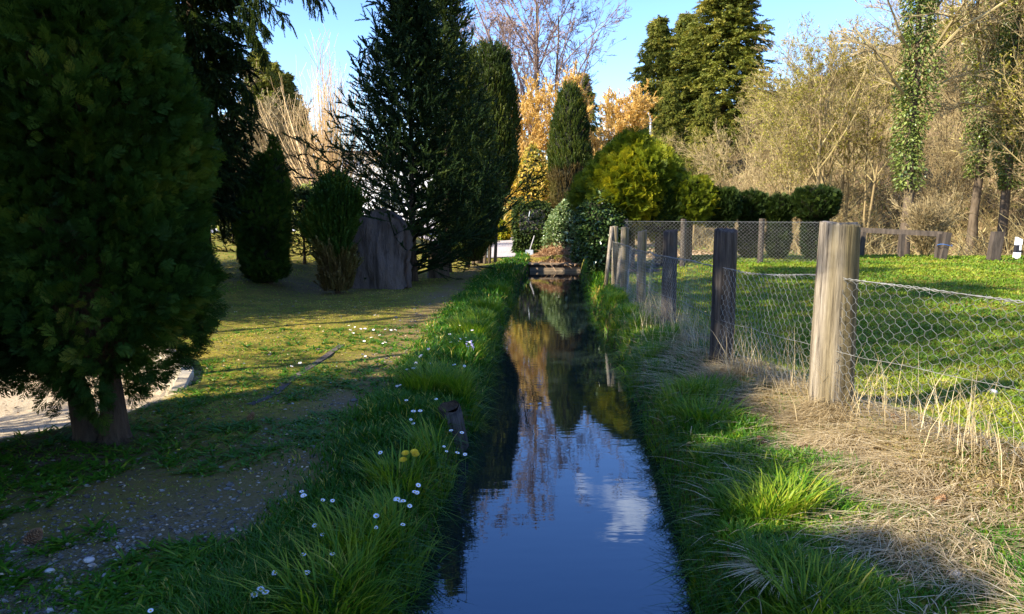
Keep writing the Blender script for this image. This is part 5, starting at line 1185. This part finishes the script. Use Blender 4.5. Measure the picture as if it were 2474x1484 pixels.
# mats of straw below the near post
for (u, v, rad, n_) in ((1985, 1000, .16, 900), (2030, 1060, .20, 1000), (2150, 1130, .25, 1000), (1760, 905, .14, 500), (1560, 760, .14, 300), (2250, 1290, .3, 1000)):
    p = PZ(u, v, .15); a_ = rng.uniform(0, 6.28, n_); r_ = rad * np.sqrt(rng.random(n_)); kx, ky = p[0] + r_ * np.cos(a_), p[1] + r_ * np.sin(a_)
    hz_ = HH(kx, ky) + .07 * (1 - (r_ / rad) ** 2) * rng.random(n_)
    g4.merge(blades(kx, ky, rng.uniform(.05, .14, n_), np.full(n_, .0042), rng.uniform(1.0, 2.6, n_), np.clip(rng.normal(.5, .2, n_), 0, 1), rng, .8, z=hz_, az=rng.normal(3.9, .7, n_)))
tag(obj('dry_grass', g4, M['straw']), 'flattened straw-coloured dead grass below the wire fence', 'dry grass', kind='stuff')
# two dry tussocks
for (u, v, sc, lb) in ((1900, 1400, 1.0, 'bleached arching grass tussock in the sun at the bottom right'), (1850, 1475, .55, 'small greyish shaded grass tussock hanging toward the water')):
    p = PZ(u, v, .08); n_ = 300; a_ = rng.normal(3.5, 1.3, n_); r_ = .07 * np.sqrt(rng.random(n_)); g = blades(r_ * np.cos(a_), r_ * np.sin(a_), rng.uniform(.05, .17, n_) * sc, np.full(n_, .0048), rng.uniform(.5, 1.6, n_), np.clip(rng.normal(.8, .15, n_), 0, 1), rng, .75, z=np.zeros(n_), az=a_, seg=6)
    tag(obj('grass_tussock', g, M['straw'], loc=(p[0], p[1], G(p[0], p[1]) + .01)), lb, 'tussock', 'dry tussocks')
# roots and grass hanging over the water's edge
n_ = 5200; ky = np.exp(rng.uniform(np.log(2.0), np.log(16), n_)); lf = rng.random(n_) < .5
kx = np.where(lf, xL(ky) - rng.uniform(.0, .14, n_), xR(ky) + rng.uniform(.0, .18, n_)); az = np.where(lf, 0, np.pi) + rng.normal(0, .7, n_)
g5 = blades(kx, ky, rng.uniform(.06, .15, n_), .003 + .0006 * ky, rng.uniform(.8, 2.2, n_), np.clip(rng.normal(.25, .2, n_), 0, 1), rng, 1.15, az=az, seg=4, z=HH(kx, ky))
tag(obj('overhanging_grass', g5, M['grass']), 'blades and roots hanging over both edges of the water', 'grass', kind='stuff')

# ------------------------------------------------------------------ pebbles
M['pebble'] = leafmat('pebble_stone', [(0, (.10, .08, .06)), (.5, (.24, .21, .165)), (.9, (.56, .51, .44))], 0, .75, .3, 8, .1)
ico = [(0, 0, 1)] + [(.9 * math.cos(a_), .9 * math.sin(a_), .3) for a_ in np.arange(6) * math.pi / 3] + [(.95 * math.cos(a_), .95 * math.sin(a_), -.3) for a_ in np.arange(6) * math.pi / 3 + .5]
g = Geo(); g.add(np.array(ico) * np.array([.5, .36, .22]), [(1 + i, 1 + (i + 1) % 6, 7 + (i + 1) % 6, 7 + i) for i in range(6)], [(0, 1 + i, 1 + (i + 1) % 6) for i in range(6)]); PEB = g
N = 70000; x, y, d = polar(rng, N, 1.8, 12, -44, 0); pth, grv, soi, dp, stw, lit = masks(x, y); dL = xL(y) - x
ks = (dL > .55) & (rng.random(N) < grv * .7 + .14 * pth + .06 * soi + .03) ; x, y, d = x[ks], y[ks], d[ks]
pz = HH(x, y); sz = np.exp(rng.normal(np.log(.011), .45, len(x))) * (1 + .06 * d)
gp = scatter(PEB, np.stack([x, y, pz + sz * .05], -1), rng.normal(0, 1, (len(x), 3)) * np.array([1, 1, .15]), sz, rng, roll=rng.uniform(-.3, .3, len(x)), val=np.clip(rng.normal(.42, .25, len(x)), 0, 1))
tag(obj('pebbles', gp, M['pebble'], smooth=True), 'small grey pebbles strewn over the worn path', 'gravel', kind='stuff')
# low broad-leaved weeds on the gravelly ground
n_ = 1000; x, y, d = polar(rng, n_ * 6, 2.2, 9, -40, -6); dL = xL(y) - x; ks = (dL > .75) & (vn(x, y, 1.4) > .52) & (masks(x, y)[3] < .1); x, y = x[ks][:n_], y[ks][:n_]
nl = 9; X_ = np.repeat(x, nl); Y_ = np.repeat(y, nl); az = rng.uniform(0, 6.28, len(X_))
gw = blades(X_ + .008 * np.cos(az), Y_ + .008 * np.sin(az), rng.uniform(.03, .075, len(X_)), rng.uniform(.009, .02, len(X_)), rng.uniform(.8, 2.2, len(X_)), np.clip(rng.normal(.35, .15, len(X_)), 0, 1), rng, .5, az=az)
n_ = 26000; x, y, d = polar(rng, n_ * 2, 2.0, 9, -42, -4); dL = xL(y) - x; ks = (dL > .7) & (vn(x, y, 1.9) > .5) & (masks(x, y)[3] < .1); x, y, d = x[ks][:n_], y[ks][:n_], d[ks][:n_]
gw.merge(blades(x, y, rng.uniform(.015, .05, len(x)), .0035 + .001 * d, rng.uniform(.5, 1.8, len(x)), np.clip(rng.normal(.45, .18, len(x)), 0, 1), rng, .4))
tag(obj('weeds', gw, M['grass']), 'low weeds and sparse grass tufts in the gravelly ground', 'weeds', kind='stuff')
# fallen twigs and leaves on path
N = 5000; x, y, d = polar(rng, N, 1.9, 12, -44, 44); dL = xL(y) - x; dR = x - xR(y); ks = (dL > .5) | (dR > .3); x, y, d = x[ks], y[ks], d[ks]
P0 = np.stack([x, y, HH(x, y) + .006], -1); gl = scatter(LEAF, P0, rng.normal(0, 1, P0.shape) * np.array([1, 1, .2]), rng.uniform(.008, .02, len(x)) * (1 + .05 * d), rng)
tag(obj('fallen_leaves', gl, M['deadleaf']), 'tiny dead leaves and debris on path and banks', 'leaf litter', kind='stuff')

# ------------------------------------------------------------------ flowers, cones, stones
def sc_mat(name, c, r=.6): m_, n_, b_, o_ = newmat(name); b_.inputs['Base Color'].default_value = (*c, 1); b_.inputs['Roughness'].default_value = r; return m_
M['petal'] = sc_mat('white_petal', (.85, .85, .88)); M['disc'] = sc_mat('yellow_disc', (.75, .50, .03)); M['stem'] = sc_mat('green_stem', (.06, .14, .02)); M['dand'] = sc_mat('dandelion_yellow', (.95, .62, .01)); M['lilac'] = sc_mat('lilac_petal', (.62, .55, .85)); M['butter'] = sc_mat('buttercup_yellow', (.9, .75, .03), .25)
def flower_mesh(npet=14, r=.011, h=.05, disc=.35, mats=None):
    g = Geo()
    for i in range(npet):
        a_ = i / npet * 2 * math.pi; c_, s_ = math.cos(a_), math.sin(a_); w_ = 1.1 / npet * 3.1
        pts = np.array([(0, 0, h), (.7 * r, -w_ * r * .8, h + .002), (r, 0, h + .0015), (.7 * r, w_ * r * .8, h + .002)])
        g.add(np.stack([pts[:, 0] * c_ - pts[:, 1] * s_, pts[:, 0] * s_ + pts[:, 1] * c_, pts[:, 2]], -1), [(0, 1, 2, 3)], None, .5, 0)
    l_ = lathe([(h, r * disc), (h + .002, r * disc), (h + .004, r * disc * .5), (h + .0042, .0001)], np.random.default_rng(0), 8, 0, 1., nz=5); g.merge(l_, 1)
    g.merge(tubes(np.array([(0, 0, -.09), (.002, 0, h * .5), (0, 0, h)]), [.0012, .001, .001], 4), 2); return g
daisy = flower_mesh().mesh('daisy', [M['petal'], M['disc'], M['stem']])
zo = [(1225, 1360), (1255, 1340), (1290, 1372), (1330, 1260), (1360, 1262), (1480, 1268), (1465, 1190), (1603, 1188), (1558, 1082), (1535, 1037), (1552, 925), (1605, 922), (1465, 905), (1480, 890), (1463, 888), (732, 1452), (1455, 265), (1398, 283)]
DZ = [(a_ * .5, 742 + b_ * .5) for a_, b_ in zo]
zo = [(275, 915), (283, 905), (272, 940), (290, 933), (345, 887), (363, 880), (320, 943), (170, 988), (287, 1047), (157, 1050), (355, 840), (203, 687), (488, 667), (545, 700), (598, 700), (500, 693), (235, 508), (533, 593), (577, 600), (357, 560), (330, 535), (315, 448), (298, 372), (267, 375), (388, 228), (205, 170), (463, 440), (380, 497), (345, 500)]
DZ += [(824.7 + a_ * .5, 742 + b_ * .5) for a_, b_ in zo]
zo = [(75, 160), (65, 195), (130, 165), (165, 185), (205, 182), (285, 185), (390, 192), (455, 197), (105, 220), (275, 262), (210, 285), (370, 310), (350, 240), (175, 410), (220, 415), (700, 405), (745, 475), (655, 510), (625, 525), (1060, 495), (1000, 498), (660, 467), (950, 230), (1025, 160), (1140, 200), (1085, 265), (1025, 268), (960, 305), (1010, 298), (1115, 295), (770, 353), (580, 535), (645, 15), (295, 70), (430, 195)]
DZ += [(824.7 + a_ * .2778, 742 + b_ * .2778) for a_, b_ in zo]
rng = np.random.default_rng(333)
def dlabel(u, v):
    if v > 1350: return 'white daisy near the bottom edge in the left bank grass', 'daisies low on the left bank'
    if v > 1150: return 'white daisy in the left bank grass below the dandelions', 'daisies below the dandelions'
    if v > 1040: return 'white daisy in the left bank grass beside the dandelions', 'daisies beside the dandelions'
    if v > 900: return 'white daisy near the rotten stump on the left bank', 'daisies around the rotten stump'
    if u > 990: return 'white daisy among the tall tufts by the water', 'daisies among the tall tufts'
    return 'white daisy on the sunny and shady grass beyond the thuja', 'daisies on the far grass'
for i, (u, v) in enumerate(DZ):
    lb, gp_ = dlabel(u, v); p = PZ(u, v, .105 if v > 1000 or u > 980 else .04); hz_ = HH(np.array([p[0]]), np.array([p[1]]))[0]
    o = obj('daisy', daisy, None, loc=(p[0], p[1], p[2] - .05)); s_ = rng.uniform(.85, 1.25) * (1.0 if v > 1000 else 1.25); o.scale = (s_, s_, s_)
    o.location[2] = p[2] - .05 * s_; o.rotation_euler = (rng.uniform(.1, .6), rng.uniform(-.25, .25), rng.uniform(-.6, .6)); tag(o, lb, 'daisy', gp_)
# dandelions
p = PZ(985, 1118, .09); o = empty('dandelion', (p[0], p[1], G(p[0], p[1])), 0, 'dandelion plant with four open yellow flowers on the left bank', 'flower')
fl = Geo(); 
for ring, (rr, hh_, npt) in enumerate(((.020, .0, 22), (.017, .004, 20), (.012, .007, 16), (.007, .009, 10))):
    for i in range(npt):
        a_ = (i + ring * .4) / npt * 6.283; c_, s_ = math.cos(a_), math.sin(a_); pts = np.array([(0, -.0007, hh_ - .002), (rr, -.0016, hh_ + .003), (rr * 1.02, .0016, hh_ + .003), (0, .0007, hh_ - .002)])
        fl.add(np.stack([pts[:, 0] * c_ - pts[:, 1] * s_, pts[:, 0] * s_ + pts[:, 1] * c_, pts[:, 2]], -1), [(0, 1, 2, 3)], None, .5, 0)
fme = fl.mesh('flower', M['dand'])
for (u, v) in ((980, 1102), (1001, 1100), (1004, 1107), (975, 1117)):
    f = PD(u, v, p[1] + .01); loc = (f[0] - p[0], rng.uniform(-.01, .02), f[2] - o.location[2] + .015); c_ = obj('flower', fme, None, o, loc=loc); c_.rotation_euler = (.35, rng.uniform(-.2, .2), 0)
    obj('stem', tubes(np.array([(0, 0, -.01), (loc[0] * .6, loc[1] * .5, loc[2] * .6), (loc[0], loc[1], loc[2] - .003)]), [.002, .002, .002], 5), M['stem'], o)
n_ = 16; a_ = rng.uniform(0, 6.28, n_); g = blades(.01 * np.cos(a_), .01 * np.sin(a_), np.full(n_, .06), np.full(n_, .022), rng.uniform(1.0, 2.0, n_), np.full(n_, .3), rng, .3, z=np.zeros(n_), az=a_, seg=4); obj('leaves', g, M['grass'], o)
# small yellow flowers and lilac cuckooflower
bme = flower_mesh(5, .010, .05, .3).mesh('buttercup', [M['butter'], M['disc'], M['stem']])
for u, v, lb in ((2093, 1062, 'tiny yellow flower on the mossy right bank, left of the pair'), (2141, 1076, 'tiny yellow flower on the mossy right bank, right of the pair'), (1873, 896, 'tiny yellow flower in the shade beside the wire netting'), (432, 1087, 'tiny orange-yellow flower at the foot of the thuja'), (819, 1426, 'tiny yellow flower low on the left bank'), (1078, 822, 'tiny yellow flower between the tall grass tufts')):
    if u > 1200: p = PZ(u, v, .14)
    else: p = PZ(u, v, .05)
    tag(obj('yellow_flower', bme, None, loc=(p[0], p[1], p[2] - .05)), lb, 'flower')
p = PZ(1136, 880, .0); o = empty('cuckooflower', (p[0], p[1], G(p[0], p[1])), 0, 'tall lilac cuckooflower standing above the sunlit tufts', 'flower')
g = Geo(); g.merge(tubes(np.array([(0, 0, -.02), (.01, 0, .12), (0, 0, .22)]), [.002, .002, .0015], 4)); obj('stem', g, M['stem'], o)
g = Geo()
for i in range(12):
    f_ = flower_mesh(4, .011, .0, .2); v, q, t, av = f_.arrays(); off = np.array([rng.uniform(-.035, .035), rng.uniform(-.03, .03), rng.uniform(.18, .25)]); g.add(v * [1, 1, .3] + off, q, t, av)
obj('blossom', g, M['lilac'], o)
# pine cones
M['cone'] = noisemat('cone_scales', (.16, .08, .04), (.42, .25, .13), 30, .8, .3)
g = Geo(); rg = np.random.default_rng(8)
for i in range(90):
    t = i / 90; a_ = i * 2.4; r_ = .020 * math.sin(math.pi * min(1, t * .93 + .10)) ** .7; z = -.035 + .07 * t
    d = np.array([math.cos(a_), math.sin(a_), 0]); s_ = np.array([-d[1], d[0], 0]); u_ = np.array([0, 0, 1.]); c_ = d * r_ * .5 + u_ * z
    e_ = d * (r_ + .004) + u_ * (z + .008); w_ = .006
    g.add(np.array([c_ - s_ * w_ * .6, c_ + s_ * w_ * .6, e_ + s_ * w_, e_ - s_ * w_, e_ - u_ * .003 + d * .001]), [(0, 1, 2, 3)], [(3, 2, 4)])
cme = g.mesh('pine_cone', M['cone'])
for u, v, z, lb in ((2008, 992, .14, 'pine cone against the foot of the thick post'), (2165, 1018, .2, 'upright brown pine cone right of the thick post'), (1940, 1080, .12, 'pine cone on the straw left of the sunny mat'), (1842, 1078, .1, 'half buried pine cone on moss'),
                    (2268, 1215, .12, 'open pine cone under the netting near the right edge'), (80, 1310, 0, 'dark pine cone at the gravel near the left edge'), (605, 1013, 0, 'dark pine cone on the shady path'), (2120, 950, .2, 'pine cone just behind the netting'), (1168, 1000, 0, 'x')):
    if lb == 'x': continue
    p = PZ(u, v, z); o = obj('pine_cone', cme, None, loc=(p[0], p[1], G(p[0], p[1]) + .022)); o.rotation_euler = (rng.uniform(.6, 1.6), 0, rng.uniform(0, 6)); s_ = 1.0 if u > 100 else 1.3; o.scale = (s_,) * 3; tag(o, lb, 'pine cone')
# pale stones
M['palestone'] = noisemat('pale_stone', (.40, .36, .32), (.68, .64, .60), 12, .8, .3)
def stone(seed, s_):
    rg = np.random.default_rng(seed); l_ = lathe([(-.5, .02), (-.42, .3), (-.2, .46), (.05, .5), (.28, .40), (.42, .2), (.46, .02)], rg, 14, .10, 1., nz=10); 
    for arr in l_.v: arr *= np.array([s_, s_ * .75, s_ * .6], dtype=np.float32)
    return l_
for k, (u, v, z, s_, lb) in enumerate(((1990, 968, .14, .05, 'white stone at the left foot of the thick post'), (2020, 985, .15, .045, 'white stone at the right foot of the thick post'), (2045, 990, .15, .06, 'pale stone right of the thick post, beside a cone'), (2075, 984, .15, .04, 'small pale stone second right of the thick post'),
        (2470, 1300, .1, .05, 'pale stone near the right edge in the straw'), (2400, 905, .25, .07, 'flat white stone on the sunny lawn edge'), (2305, 1385, .1, .055, 'pale stone sunk in the sunny straw at bottom right'), (215, 1360, 0, .045, 'largest pale pebble on the gravel'), (2350, 1255, .1, .05, 'buff stone under the wire netting'), (120, 1385, 0, .04, 'white pebble on the gravel left of the largest'))):
    p = PZ(u, v, z); tag(obj('stone', stone(k, s_), M['palestone'], smooth=True, loc=(p[0], p[1], G(p[0], p[1]) + s_ * .12)), lb, 'stone')
